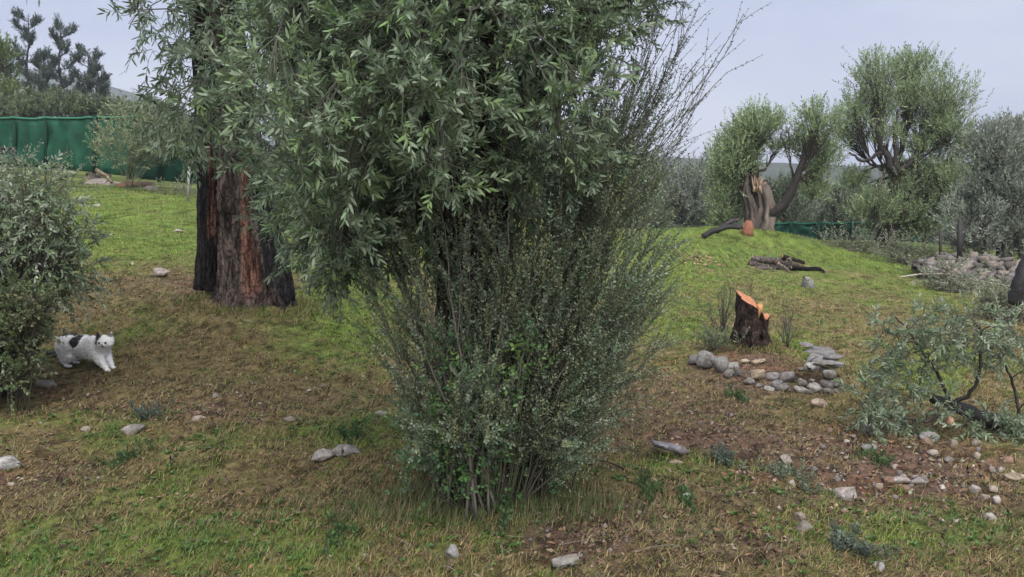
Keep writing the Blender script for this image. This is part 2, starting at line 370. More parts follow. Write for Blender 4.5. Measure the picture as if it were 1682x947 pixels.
# ------------------------------------------------------------------ ground sheet
def axis(segs):
    r = [segs[0][0]]
    for a, b, st in segs:
        k = max(1, int(round((b - a) / st))); r += list(np.linspace(a, b, k + 1)[1:])
    return np.array(r)
gx = axis([(-3000, -600, 600), (-600, -100, 60), (-100, -30, 6), (-30, -10, .8), (-10, -5, .12), (-5, 5, .038), (5, 10, .12), (10, 30, .8), (30, 100, 6), (100, 600, 60), (600, 3000, 600)])
gy = axis([(-300, -30, 60), (-30, -2, 4), (-2, 2, .3), (2, 9, .036), (9, 16, .09), (16, 40, .35), (40, 100, 4), (100, 600, 50), (600, 4000, 500)])
XX, YY = np.meshgrid(gx, gy); ZZ = hgt(XX, YY)
ny, nx = XX.shape
idx = np.arange(nx * ny).reshape(ny, nx)
F = np.stack([idx[:-1, :-1], idx[:-1, 1:], idx[1:, 1:], idx[1:, :-1]], -1).reshape(-1, 4)
gf, sf = fields(XX.ravel(), YY.ravel(), ZZ.ravel())
def ground_col(x, y, gf, sf):
    g = gf[:, None]; s = sf[:, None]
    c = C_DRY * .8 * (1 - np.clip(g, 0, 1)) + (C_GREEN * .72 + C_MOSS * .25) * np.clip(g, 0, 1)
    red = fbm(x * 1.7, y * 1.7, 77)[:, None]
    soil = C_SOIL * 1.1 + np.array([.03, .0, -.010]) * sstep(.5, .7, red)
    c = c * (1 - np.clip(s, 0, 1)) + soil * np.clip(s, 0, 1)
    fz = sstep(29, 36, y)[:, None]; c = c * (1 - fz) + np.array([.06, .075, .04]) * fz
    dk = fbm(x * 16, y * 14, 55, 3)[:, None]
    return c * (1 - .6 * sstep(.54, .68, dk)) * (1 + .5 * sstep(.55, .75, fbm(x * 21, y * 18, 57, 3))[:, None])
gc = ground_col(XX.ravel(), YY.ravel(), gf, sf)
A_ = Acc(); A_.add(np.stack([XX, YY, ZZ], -1).reshape(-1, 3), [F], gc)
g_o = build('ground', A_, M_ground, smooth=True); tag(g_o, kind='structure')

# far hills
def hill(name, ridge, Y, depth, col, base=-3.0, label=None):
    """ridge: (column, row) points of the skyline at depth Y; a real ridge with a slope on each side"""
    r = np.array(ridge, float); px = np.linspace(r[0, 0], r[-1, 0], 90); py = np.interp(px, r[:, 0], r[:, 1])
    py = py + (fbm(px * .02, px * 0 + 3, 12) - .5) * 5
    top = P(px, py, Y)
    rows = []
    for t, h in ((-1, 0), (-.7, .22), (-.4, .55), (-.15, .87), (0, 1), (.3, .85), (1, .2)):
        q = top.copy(); q[:, 1] += t * depth; q[:, 2] = base + (top[:, 2] - base) * h + (fbm(px * .03 + t * 5, px * 0 + t * 3, 8) - .5) * (top[:, 2].max() - base) * .12 * (abs(t) > .01)
        rows.append(q)
    V = np.stack(rows); n, m = V.shape[:2]; ix = np.arange(n * m).reshape(n, m)
    F = np.stack([ix[:-1, :-1], ix[:-1, 1:], ix[1:, 1:], ix[1:, :-1]], -1).reshape(-1, 4)
    a = Acc(); a.add(V.reshape(-1, 3), [F], col); o = build(name, a, M_hill, smooth=True); tag(o, label, kind='structure'); return o
hill('hill', [(-500, 260), (-200, 190), (0, 110), (100, 118), (165, 136), (200, 146), (240, 158), (275, 176), (330, 200), (450, 235), (620, 262), (900, 275), (1400, 292)], 620, 260, (.06, .075, .06), label='blue hazy hill rising behind the pine trees')
hill('hill', [(500, 300), (850, 262), (950, 254), (1040, 253), (1120, 258), (1250, 266), (1400, 272), (1600, 266), (1800, 262), (2200, 268)], 420, 180, (.05, .065, .045), label='low wooded hill behind the far olive trees')

# ------------------------------------------------------------------ grass, straw, litter, pebbles (what nobody could count)
def fan(n, y0, y1, hw=.72):
    y = np.exp(rng.random(n) * math.log(y1 / y0)) * y0
    x = (rng.random(n) * 2 - 1) * hw * y
    return x, y
def blades(acc, x, y, z, L_, W_, lean, col):
    n = len(x); az = rng.random(n) * 2 * math.pi; d = np.stack([np.cos(az), np.sin(az), np.zeros(n)], 1)
    s = np.stack([-np.sin(az + .6), np.cos(az + .6), np.zeros(n)], 1)
    up = np.array([0, 0, 1.]); b = np.stack([x, y, z - .004], 1)
    ln = np.broadcast_to(lean, (n,))[:, None]; L_ = L_[:, None]; W_ = W_[:, None]
    m = b + d * L_ * .5 * np.sin(ln * .6) + up * L_ * .5 * np.cos(ln * .6)
    t = m + d * L_ * .5 * np.sin(ln) + up * L_ * .5 * np.cos(ln)
    V = np.stack([b - s * W_ * .5, b + s * W_ * .5, m + s * W_ * .4, m - s * W_ * .4, t], 1)
    i = np.arange(n)[:, None] * 5
    acc.add(V.reshape(-1, 3), [i + np.array([0, 1, 2, 3]), i + np.array([3, 2, 4])], np.repeat(col, 5, 0))
def scatter_green():
    a = Acc()
    x, y = fan(430000, 2.9, 26); z = hgt(x, y); g, s = fields(x, y, z)
    clump = fbm(x * 5, y * 5, 61)
    keep = rng.random(len(x)) < np.clip(g * 1.0 - s * .55, .03, 1) * np.where(y < 9, sstep(.3, .6, clump) * .8 + .25, .9)
    x, y, z, g = x[keep], y[keep], z[keep], g[keep]; n = len(x)
    sc = (y / 4) ** .62
    Ln = (.014 + .03 * rng.random(n) ** 1.7) * (1 + .25 * (sc - 1)) * (.8 + .5 * np.clip(g, 0, 1))
    c = C_GREEN * (1 - .0) * (.72 + .6 * rng.random((n, 1)))
    yel = fbm(x * 2.1, y * 2.1, 71)[:, None]; c = c + np.array([.035, .012, .01]) * sstep(.4, .7, yel) - np.array([.07, .05, -.01]) * sstep(.55, .8, fbm(x * 1.3 + 9, y * 1.3, 72))[:, None] * .9
    c = np.where(rng.random((n, 1)) < .12, C_DRY * 1.2, np.maximum(c, .015))
    blades(a, x, y, z, Ln, .0048 * sc * (.7 + .6 * rng.random(n)), .45 + 1.05 * rng.random(n), c)
    return a
def scatter_straw():
    a = Acc()
    x, y = fan(340000, 2.9, 15); z = hgt(x, y); g, s = fields(x, y, z)
    keep = rng.random(len(x)) < np.clip(1.0 - g * .75, .06, 1) * np.where(s > .8, .45, .9) * sstep(.22, .5, fbm(x * 4, y * 4, 64))
    x, y, z = x[keep], y[keep], z[keep]; n = len(x); sc = (y / 4) ** .6
    c = np.where(rng.random((n, 1)) < .5, C_DRY * 1.2, np.array([.185, .12, .08]))
    c = np.where(rng.random((n, 1)) < .2, np.array([.085, .06, .04]), c) * (.6 + .8 * rng.random((n, 1)))
    mossy = rng.random((n, 1)) < .3; c = np.where(mossy, np.array([.13, .15, .05]) * (.7 + .5 * rng.random((n, 1))), c)
    blades(a, x, y, z + .004, (.016 + .05 * rng.random(n) ** 2) * (1 + .2 * (sc - 1)),   .0042 * sc * (.6 + .7 * rng.random(n)), 1.2 + .42 * rng.random(n), c)
    return a
def scatter_tufts():
    a = Acc(); nc = 5200; x, y = fan(nc, 2.9, 12); z = hgt(x, y); g, s = fields(x, y, z); kk = 16
    k = rng.random(nc) < np.clip(1.1 - s, .1, 1) * sstep(.35, .6, fbm(x * 2.4, y * 2.4, 88)); x, y, g = x[k], y[k], g[k]; nc = len(x); gr = rng.random(nc) < np.clip(g, .08, .9)
    X = np.repeat(x, kk) + rng.normal(size=nc * kk) * .022; Y = np.repeat(y, kk) + rng.normal(size=nc * kk) * .022; Z = hgt(X, Y); h = np.repeat(.6 + .9 * rng.random(nc), kk); sc = (Y / 4) ** .5
    c = np.where(np.repeat(gr, kk)[:, None], C_GREEN * np.array([.75, .85, 1.1]), C_DRY * 1.2) * (.6 + .8 * rng.random((nc * kk, 1))) * np.repeat(.7 + .5 * rng.random((nc, 1)), kk, 0)
    blades(a, X, Y, Z, h * (.018 + .028 * rng.random(nc * kk)), .0042 * sc, .3 + 1.0 * rng.random(nc * kk), c)
    n = 2600; x, y = fan(n, 2.9, 10); z = hgt(x, y); g, s = fields(x, y, z); k = (g > .35) & (s < .8); x, y, z = x[k], y[k], z[k]; n = len(x); m = 7
    az = np.tile(np.arange(m) * 6.283 / m, n) + np.repeat(rng.random(n) * 6, m); D = nrm(np.stack([np.cos(az), np.sin(az), .35 + .3 * rng.random(n * m)], 1)); r_ = np.repeat(.012 + .02 * rng.random(n), m)
    leaves(a, np.repeat(np.stack([x, y, z + .006], 1), m, 0), D, r_, r_ * .55, np.array([.085, .15, .045]) * (.6 + .8 * rng.random((n * m, 1))), False)
    return a
def scatter_litter():
    a = Acc()
    x, y = fan(42000, 2.9, 13); z = hgt(x, y); g, s = fields(x, y, z)
    k = rng.random(len(x)) < np.clip(.3 + s * .8 - g * .3, .04, 1); x, y, z = x[k], y[k], z[k]; n = len(x)
    D = nrm(rng.normal(size=(n, 3)) * np.array([1, 1, .35])); pal = np.array([[.05, .035, .025], [.11, .075, .05], [.2, .16, .11], [.03, .024, .02], [.24, .14, .085]])
    leaves(a, np.stack([x, y, z + .008], 1), D, .016 + .03 * rng.random(n), .008 + .009 * rng.random(n), pal[rng.integers(0, 5, n)] * (.7 + .5 * rng.random((n, 1))), False)
    return a
def scatter_pebbles():
    a = Acc()
    x, y = fan(9000, 3.2, 12); z = hgt(x, y); g, s = fields(x, y, z); px, py = proj(np.stack([x, y, z], -1))
    rub = np.exp(-(((px - 1500) / 300) ** 2 + ((py - 775) / 75) ** 2) ** 1.5)
    k = rng.random(len(x)) < np.clip(s * .22 + rub * 1.0, .01, 1); x, y, z = x[k], y[k], z[k]; n = len(x)
    oct_ = np.array([[1, 0, 0], [-1, 0, 0], [0, 1, 0], [0, -1, 0], [0, 0, 1], [0, 0, -1]], float); fo = np.array([[0, 2, 4], [2, 1, 4], [1, 3, 4], [3, 0, 4], [2, 0, 5], [1, 2, 5], [3, 1, 5], [0, 3, 5]])
    r = (.006 + .016 * rng.random(n) ** 2.5)[:, None, None] * (.6 + .8 * rng.random((n, 6, 1)))
    az = rng.random(n) * 6.28; R = np.zeros((n, 3, 3)); R[:, 0, 0] = np.cos(az); R[:, 0, 1] = -np.sin(az) * .6; R[:, 1, 0] = np.sin(az); R[:, 1, 1] = np.cos(az) * .6; R[:, 2, 2] = .6
    V = np.einsum('nij,kj->nki', R, oct_) * r + np.stack([x, y, z + .003], 1)[:, None]
    pal = np.array([[.3, .27, .25], [.4, .33, .28], [.22, .2, .2], [.35, .24, .18]]); c = pal[rng.integers(0, 4, n)] * (.6 + .6 * rng.random((n, 1)))
    a.add(V.reshape(-1, 3), [(np.arange(n)[:, None, None] * 6 + fo[None]).reshape(-1, 3)], np.repeat(c, 6, 0)); return a
tag(build('grass', scatter_green(), M_grass), 'short green grass growing in patches over the grove floor', 'grass', kind='stuff')
tag(build('dry_straw', scatter_straw(), M_straw), 'matted dry brown straw lying on the ground', 'straw', kind='stuff')
tag(build('grass_tufts', scatter_tufts(), M_grass), 'ragged tufts of grass, straw and little broad-leaved weeds', 'grass', kind='stuff')
def scatter_sticks():
    a = Acc(); x, y = fan(1500, 3, 12); z = hgt(x, y); g, s = fields(x, y, z); k = rng.random(1500) < .35 + s * .7; x, y, z = x[k], y[k], z[k]; n = len(x)
    az = rng.random(n) * 6.283; Ln = .04 + .16 * rng.random(n) ** 2; E = np.stack([x + np.cos(az) * Ln, y + np.sin(az) * Ln, np.zeros(n)], 1); E[:, 2] = hgt(E[:, 0], E[:, 1]) + .012 + .02 * rng.random(n)
    pal = np.array([[.05, .04, .035], [.2, .17, .14], [.1, .075, .06]]); twigs(a, np.stack([x, y, z + .01], 1), E, np.full(n, .0028), np.full(n, .0015), (.1, .08, .065), sag=rng.normal(size=n) * .012)
    a.C[0] = np.repeat(pal[rng.integers(0, 3, n)], 12, 0); return a
tag(build('fallen_twigs', scatter_sticks(), M_twig), 'thin dead twigs lying about on the ground', 'twigs', kind='stuff')
tag(build('leaf_litter', scatter_litter(), M_litter), 'small dark dead leaves scattered on the ground', 'leaf litter', kind='stuff')
tag(build('gravel', scatter_pebbles(), M_rock), 'tiny stones and grit strewn over the bare soil', 'gravel', kind='stuff')

# ------------------------------------------------------------------ generic tree parts
def in_poly(px, py, poly):
    poly = np.array(poly, float); ins = np.zeros(len(px), bool); j = len(poly) - 1
    for i in range(len(poly)):
        xi, yi = poly[i]; xj, yj = poly[j]
        c = ((yi > py) != (yj > py)) & (px < (xj - xi) * (py - yi) / (yj - yi + 1e-9) + xi); ins ^= c; j = i
    return ins
def poly_pts(poly, n, mind):
    poly = np.array(poly, float); lo, hi = poly.min(0), poly.max(0); outp = []
    for _ in range(n * 40):
        q = lo + (hi - lo) * rng.random(2)
        if in_poly(q[:1], q[1:], poly)[0] and all((q[0] - r[0]) ** 2 + (q[1] - r[1]) ** 2 > mind ** 2 for r in outp): outp.append(q)
        if len(outp) >= n: break
    return np.array(outp)

OL = np.array([[.105, .16, .085], [.145, .2, .12], [.065, .105, .052], [.15, .225, .085], [.2, .26, .17]])
def crown_branches(root, base, clusters, origin, nsp, Ls, m, lL, lW, cols, tip=None, rad=.18, hang=.5, limb_r=.018, trm=None):
    """a branch part with a leafy sub-part for every cluster centre"""
    for i, c in enumerate(clusters):
        c = np.asarray(c, float); o = origin(c) if callable(origin) else np.asarray(origin, float)
        a = Acc(); dist = np.linalg.norm(c - o)
        p = wobble(bez(o, o + np.array([0, 0, .25 * dist]) + (c - o) * .15, c + np.array([0, 0, .35 * min(dist, 1.2)]) - (c - o) * .2, c, 12), .012 * dist, i)
        tube(a, p, np.linspace(limb_r, .003, 12), (.085, .085, .07), 6)
        n = nsp; off = rvec(n) * (rng.random((n, 1)) ** .5) * rad
        S = c + off * np.array([1, 1, .8]); j = rng.integers(9, 12, n)
        twigs(a, p[j], S, np.full(n, .0026), np.full(n, .0016), (.10, .11, .08), sag=rng.normal(size=n) * .03)
        D = nrm(nrm(off) * .7 + rvec(n) * .5 + np.array([0, -.15, -hang]))
        f = Acc(); b = build('branch', a, M_twig, root, base)
        tc = tip[i % len(tip)] if tip is not None and isinstance(tip, list) else tip
        sprays(f, f, S, D, Ls * (.6 + .8 * rng.random(n)), m, lL, lW, .15 * rng.random(n), cols, tipc=tc, tcol=(.12, .125, .085))
        tag(build('foliage', f, M_olive, b), kind='stuff')
def bark_col(base=(.10, .085, .072), dark=(.03, .026, .024), red=None):
    def f(V, th, t):
        n = fbm(th * 2.2 + 30, V[:, 2] * 1.2 + 30, 91)[:, None]
        c = np.array(base) * (1 - sstep(.45, .7, n)) + np.array(dark) * sstep(.45, .7, n)
        return c
    return f

# ------------------------------------------------------------------ central olive tree
cb = GP(797, 822); cb[1] += .1
ctree = thing('olive_tree', 'nearest olive tree, dark trunk inside the tall shrub at the middle', 'olive tree', cb, 'olive trees of the grove')
a = Acc(); top = np.array([cb[0] - .12, cb[1] + .15, 1.55])
tp = wobble(bez(cb - [0, 0, .1], cb + [-.02, 0, .5], top - [-.04, 0, .5], top, 26), .006, 4)
rr = .16 + .11 * np.exp(-np.linspace(0, 1, 26) * 6) + .05 * np.linspace(0, 1, 26) ** 3
tube(a, tp, rr, (.05, .04, .035), 60, gnarl=.16, seed=2, ridges=.08, colf=bark_col((.075, .06, .05), (.022, .018, .016)))
build('trunk', a, M_bark, ctree, cb, True)
forks = []
for i, (dx, dy, dz) in enumerate(((-.75, -.35, .75), (.65, -.2, .85), (-.15, .7, 1.0), (.15, -.75, .8), (-.9, .5, 1.1), (.9, .5, 1.1))):
    a = Acc(); e = top + np.array([dx, dy, dz]); p = wobble(bez(top - [0, 0, .15], top + np.array([dx * .2, dy * .2, .35]), e - np.array([dx * .3, dy * .3, .2]), e, 14), .012, i)
    tube(a, p, np.linspace(.10, .04, 14), (.06, .05, .042), 12, gnarl=.1, seed=i); build('limb', a, M_bark, ctree, cb, True); forks.append(p[7:])
forks = np.concatenate(forks)
def near_fork(c):
    d = np.linalg.norm(forks - c, axis=1) + rng.random(len(forks)) * .3; return forks[d.argmin()]
polyA = [(430, -170), (1060, -170), (1070, 20), (1010, 70), (960, 120), (940, 220), (990, 290), (880, 330), (800, 310), (740, 330), (690, 300), (665, 240), (660, 260), (620, 300), (560, 370), (590, 415), (555, 440), (530, 390), (500, 320), (480, 270), (440, 150)]
layers = []
for (d0, d1, n, md) in ((3.1, 3.6, 40, 70), (3.6, 4.3, 90, 50), (4.3, 5.2, 105, 44)):
    q = poly_pts(polyA, n, md); w = d0 + (d1 - d0) * rng.random(len(q))
    if d0 < 3.5: k = q[:, 0] < 760; q, w = q[k], w[k]
    layers.append(P(q[:, 0], q[:, 1] - 25, w))
cl = np.concatenate(layers)
tips = [(.2, .27, .16), (.18, .28, .13), None, (.27, .35, .2), (.18, .31, .09), (.3, .37, .25)]
crown_branches(ctree, cb, cl, near_fork, 24, .13, 18, .043, .0102, OL, tips, rad=.145, hang=-.2, limb_r=.008)
q = rvec(46) * np.array([1.7, 1.3, .9]) * (.4 + .6 * rng.random((46, 1))) + np.array([-.15, 4.7, 3.3]); q = q[(q[:, 2] > 2.75) & (q[:, 0] < .6)]
crown_branches(ctree, cb, q, near_fork, 18, .4, 22, .065, .014, OL, None, rad=.35, hang=.1)
q = poly_pts([(480, 300), (700, 300), (720, 400), (640, 440), (580, 455), (545, 465), (515, 430), (495, 380)], 34, 26)
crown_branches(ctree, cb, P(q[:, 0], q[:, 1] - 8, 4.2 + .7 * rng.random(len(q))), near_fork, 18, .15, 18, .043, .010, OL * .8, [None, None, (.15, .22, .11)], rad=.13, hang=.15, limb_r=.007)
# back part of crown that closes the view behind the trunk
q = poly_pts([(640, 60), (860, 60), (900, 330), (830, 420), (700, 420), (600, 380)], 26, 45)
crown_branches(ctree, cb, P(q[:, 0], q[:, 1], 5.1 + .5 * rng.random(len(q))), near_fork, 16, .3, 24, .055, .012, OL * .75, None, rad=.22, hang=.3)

def foot_grass(cx_, cy_, r_, n_, label, h_=.05):
    an = rng.random(n_) * 6.283; rr_ = r_ * (.75 + .45 * rng.random(n_)); x = cx_ + np.cos(an) * rr_; y = cy_ + np.sin(an) * rr_; a = Acc()
    blades(a, x, y, hgt(x, y), h_ * (.5 + .9 * rng.random(n_)), np.full(n_, .007), .2 + 1.0 * rng.random(n_), np.where(rng.random((n_, 1)) < .45, C_GREEN * .8, C_DRY * 1.1) * (.6 + .7 * rng.random((n_, 1)))); tag(build('foot_grass', a, M_grass), label, 'grass', kind='stuff')
# ------------------------------------------------------------------ left olive tree with burnt double trunk
lb = GP(405, 498); lb[1] += .25; lb[2] = hgt(lb[0:1], lb[1:2])[0]
ltree = thing('olive_tree', 'old olive tree at left, wide trunk with black scorched side and bare red wood', 'olive tree', lb, 'olive trees of the grove')
def L3(px, py, dy=0.): return P(px, py, lb[1] + dy)
def burnt(kind):
    def f(V, th, t):
        k_ = len(np.unique(np.round(th, 5))); n_ = len(V) // k_; ctr = np.repeat(V.reshape(n_, k_, 3).mean(1), k_, 0); q = V - ctr
        az = np.arctan2(q[:, 1], q[:, 0]); u = np.cos(az); w_ = (fbm(az * 3 + 11, V[:, 2] * 1.8 + 8, 14) - .5)
        rg = sstep(.25, .75, fbm(az * 11 + 30, V[:, 2] * 5 + 5, 15))[:, None]
        c = np.array([.115, .088, .075]) * (.25 + 1.4 * rg)
        if kind == 'A':
            r = (sstep(.0, .08, u + w_ * .5 + .12 * (1.2 - V[:, 2])) * (1 - sstep(.42, .5, u + w_ * .5)) * sstep(.45, .6, V[:, 2]))[:, None]
            k = np.maximum(sstep(.62, .72, u + w_ * .7), (1 - sstep(-.95, -.85, u + w_ * .3)) * .8)[:, None]
        else:
            r = (sstep(.1, .25, u + w_) * (1 - sstep(.8, .95, u)) * sstep(1.05, 1.15, V[:, 2] + w_ * .6) * (1 - sstep(2.0, 2.2, V[:, 2])))[:, None]
            k = np.ones((len(V), 1)) * (1 - r * .8)
        c = c * (1 - r) + np.array([.19, .095, .07]) * (.3 + 1.4 * rg) * r
        dk = np.array([.02, .018, .019]) * (.5 + 1.4 * rg)
        return c * (1 - k) + dk * k
    return f
def ltr(pxs, wid, dy, seed, cf, extra=0.):
    pts = np.array([L3(x, y, dy) for x, y in pxs]); n = 90; s = np.linspace(0, len(pts) - 1, n)
    p = np.stack([np.interp(s, np.arange(len(pts)), pts[:, i]) for i in range(3)], 1)
    r = np.interp(s, np.arange(len(pts)), np.array(wid) / 2 / FPX * (lb[1] + dy))
    a = Acc(); tube(a, p, r, (0.1, .1, .1), 90, gnarl=.15, seed=seed, colf=cf, ridges=.15); build('trunk', a, M_bark, ltree, lb, True); return p
pA = ltr([(408, 520), (414, 470), (408, 400), (402, 330), (398, 260), (392, 200), (384, 120), (372, 30), (350, -80)], [146, 112, 88, 76, 66, 58, 50, 46, 36], 0, 3, burnt('A'))
pB = ltr([(340, 475), (343, 420), (344, 350), (342, 280), (338, 200), (335, 120), (330, 40), (322, -60)], [42, 36, 36, 34, 32, 34, 34, 28], .2, 7, burnt('B'))
a = Acc(); pp = [L3(455, 515, .02), L3(444, 470, .02), L3(432, 410, .02), L3(418, 330, .05)]
tube(a, np.array([np.array(pp[0]) + (np.array(pp[3]) - pp[0]) * 0, *pp[1:]]), [.15, .12, .10, .05], (.02, .018, .018), 18, gnarl=.25, seed=5, colf=lambda V, th, t: np.array([.022, .019, .018]) * (.6 + 1.5 * fbm(th * 5, V[:, 2] * 4, 3)[:, None]))
build('root_buttress', a, M_bark, ltree, lb, True)
for i, (dx, dy) in enumerate(((-.36, -.36), (-.1, -.5), (.24, -.46), (.45, -.3), (.48, .05))):
    a = Acc(); b_ = np.array(lb); e_ = np.array([lb[0] + dx, lb[1] + dy, 0]); e_[2] = float(hgt(e_[0:1], e_[1:2])[0]) - .04; s_ = b_ + np.array([dx * .45, dy * .45, .17 + .1 * math.sin(i * 2.3)])
    tube(a, wobble(bez(s_, s_ + (0, 0, -.12), e_ - (dx * .25, dy * .25, -.05), e_, 12), .006, i), np.linspace(.05, .022, 12), (.05, .04, .036), 12, gnarl=.25, seed=i, ridges=.15, colf=bark_col((.08, .06, .052), (.02, .018, .018))); build('root', a, M_bark, ltree, lb, True)
lf = np.concatenate([pA[40:], pB[48:]])
def near_l(c):
    d = np.linalg.norm((lf - c) * np.array([1, .4, 1]), axis=1) + rng.random(len(lf)) * .4; return lf[d.argmin()]
q = np.array([(270, 15), (285, 70), (300, 120), (290, 190), (278, 225), (312, 250), (322, 180), (340, 225), (360, 20), (370, 80), (395, 130), (380, 170), (430, 40), (440, 110), (455, 170), (430, 210), (455, 250), (470, 300), (430, 290),
              (462, 300), (480, 350), (350, 130), (345, 200), (415, 225), (462, 330), (458, 380), (472, 420)])
w = 5.6 + 1.7 * rng.random(len(q))
crown_branches(ltree, lb, P(q[:, 0], q[:, 1] - 22, w), near_l, 11, .22, 22, .066, .015, OL * .85, [None, None, (.12, .16, .09)], rad=.15, hang=.3, limb_r=.02)
q = np.array([(200, 5), (225, 25), (245, 40), (262, 100), (262, 165), (250, 200), (215, 50)])
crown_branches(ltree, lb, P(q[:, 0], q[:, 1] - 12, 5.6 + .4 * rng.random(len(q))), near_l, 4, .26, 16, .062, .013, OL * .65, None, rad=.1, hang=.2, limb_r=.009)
q = rvec(34) * np.array([1.7, 1.3, 1.0]) * (.4 + .6 * rng.random((34, 1))) + np.array([-2.9, 7.6, 4.1]); q = q[q[:, 2] > 3.2]
crown_branches(ltree, lb, q, near_l, 15, .45, 20, .075, .017, OL, None, rad=.4, hang=.1)

# ------------------------------------------------------------------ central shrub
sb = GP(800, 812)
shrub = thing('tall_shrub', 'large spreading grey-green shrub of thin wands round the nearest olive trunk', 'shrub', sb)
SH = np.array([[.19, .24, .16], [.25, .3, .21], [.14, .185, .115], [.25, .28, .15], [.17, .25, .15]])
def wand(end, start, nb, m, lL, lW, cols, bl=(.12, .34), t0=.22, r=.008, seed=0, fwd=.5, bend=.45, tcol=(.10, .09, .07)):
    end = np.asarray(end); start = np.asarray(start); a = Acc(); h = end[2] - start[2]
    p = wobble(bez(start, start + (end - start) * .22 + np.array([0, 0, h * .18]), end - (end - start) * .35 + np.array([0, 0, h * bend * .25]), end, 16), .007, seed)
    tube(a, p, np.linspace(r, .0018, 16), tcol, 5)
    t = t0 + (1 - t0) * rng.random(nb) ** .9; s = t * 15; i0 = np.minimum(s.astype(int), 14); fr = (s - i0)[:, None]
    S = p[i0] * (1 - fr) + p[i0 + 1] * fr; T = nrm(p[i0 + 1] - p[i0])
    D = nrm(T * fwd + rvec(nb) * .65 + np.array([0, 0, .15])); Ls = bl[0] + (bl[1] - bl[0]) * rng.random(nb); Ls = Ls * (1.15 - .5 * t)
    f = Acc(); sprays(f, f, S, D, Ls, m, lL, lW, -.05 + .15 * rng.random(nb), cols, alpha=58, tr=.0013, tcol=(.12, .11, .085), six=False, skip=.05)
    sprays(f, None, p[[11]], nrm(p[[15]] - p[[11]]), np.linalg.norm(p[15] - p[11]), m + 6, lL, lW, 0., cols, alpha=58, six=False)
    b = build('stem', a, M_twig, shrub, sb); tag(build('foliage', f, M_leaf, b), kind='stuff')
def sbase(r=.3):
    an = rng.random() * 6.28; r = r * .72; q = sb + np.array([math.cos(an) * r * rng.random() ** .5 * 1.2, math.sin(an) * r * rng.random() ** .5, 0]); q[2] = hgt(q[0:1], q[1:2])[0] - .02; return q
poly = [(605, 520), (585, 430), (640, 350), (740, 330), (850, 270), (930, 200), (1010, 210), (1090, 300), (1110, 400), (1085, 500), (1040, 590), (1000, 690), (930, 760), (660, 740), (625, 620)]
ends = poly_pts(poly, 170, 21)
for i, (x, y) in enumerate(ends):
    d = sb[1] + rng.normal() * .28 - (.25 if y > 600 else .05)
    st = sbase(.28); st[0] += (x - 800) / FPX * 1.1
    st[2] = hgt(st[0:1], st[1:2])[0] - .02
    wand(P(x, y, max(d, 3.6)), st, 17 if x > 720 else 11, 26, .0175, .0095, SH, seed=i, r=.0038, fwd=1.35, bl=(.14, .36), t0=.28)
for i, (x, y) in enumerate([(1222, 22), (1202, 72), (1195, 118), (1160, 152), (1150, 5), (1105, -40), (1135, 205), (1110, 90), (1080, 40), (1010, 120),
                           (1020, 30), (990, 170), (1040, 210), (1125, 60), (1140, 120), (1100, 250), (1000, 220), (960, 150), (1075, 110), (980, 260), (1130, -60), (1010, -30), (1050, 260)]):
    wand(P(x, y, 4.4 + .5 * rng.random()), P(850 + 90 * rng.random(), 560, 4.5), 11, 13, .0135, .0065, np.array([[.15, .18, .13], [.19, .22, .16]]), bl=(.15, .42), t0=.4, r=.0026, seed=300 + i, fwd=1.2, bend=.1, tcol=(.12, .105, .09))
for i, (x, y) in enumerate(poly_pts([(960, 480), (1115, 420), (1105, 540), (1060, 640), (1000, 740), (930, 760)], 46, 16)):
    wand(P(x, y, 4.2 + .35 * rng.normal()), sbase(.25) + np.array([.1, 0, 0]), 22, 16, .017, .008, SH * 1.1, seed=900 + i, r=.0045, fwd=1.0, t0=.4)
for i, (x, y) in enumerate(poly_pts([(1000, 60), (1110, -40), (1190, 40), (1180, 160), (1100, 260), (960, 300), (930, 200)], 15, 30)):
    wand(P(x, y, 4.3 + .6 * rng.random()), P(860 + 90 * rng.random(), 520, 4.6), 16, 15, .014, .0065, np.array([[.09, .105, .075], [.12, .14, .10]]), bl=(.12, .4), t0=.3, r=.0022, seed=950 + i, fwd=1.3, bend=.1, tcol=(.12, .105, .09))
for i, (x, y) in enumerate(poly_pts([(930, 300), (960, 160), (1010, 80), (1080, 90), (1090, 200), (1100, 320), (1000, 360), (860, 340)], 48, 20)):
    wand(P(x, y, 4.4 + .3 * rng.normal()), P(850 + 110 * rng.random(), 520, 4.5), 18, 20, .016, .0085, SH * .95, seed=1100 + i, r=.0025, fwd=1.1, bend=.1, bl=(.1, .3), t0=.45, tcol=(.12, .105, .09))
for i, (x, y) in enumerate(poly_pts([(640, 640), (970, 620), (960, 720), (930, 790), (860, 815), (700, 815), (650, 760)], 46, 22)):
    d_ = 4.15 + .5 * rng.random(); st_ = np.array([P(x, 800, d_)[0] * .75 + sb[0] * .25, d_ + .1, 0.]); st_[2] = hgt(st_[0:1], st_[1:2])[0] - .02
    wand(P(x, y, d_), st_, 12, 22, .018, .010, SH * np.array([.9, 1.05, .85]), seed=1300 + i, r=.003, fwd=.9, bl=(.08, .22), t0=.12)
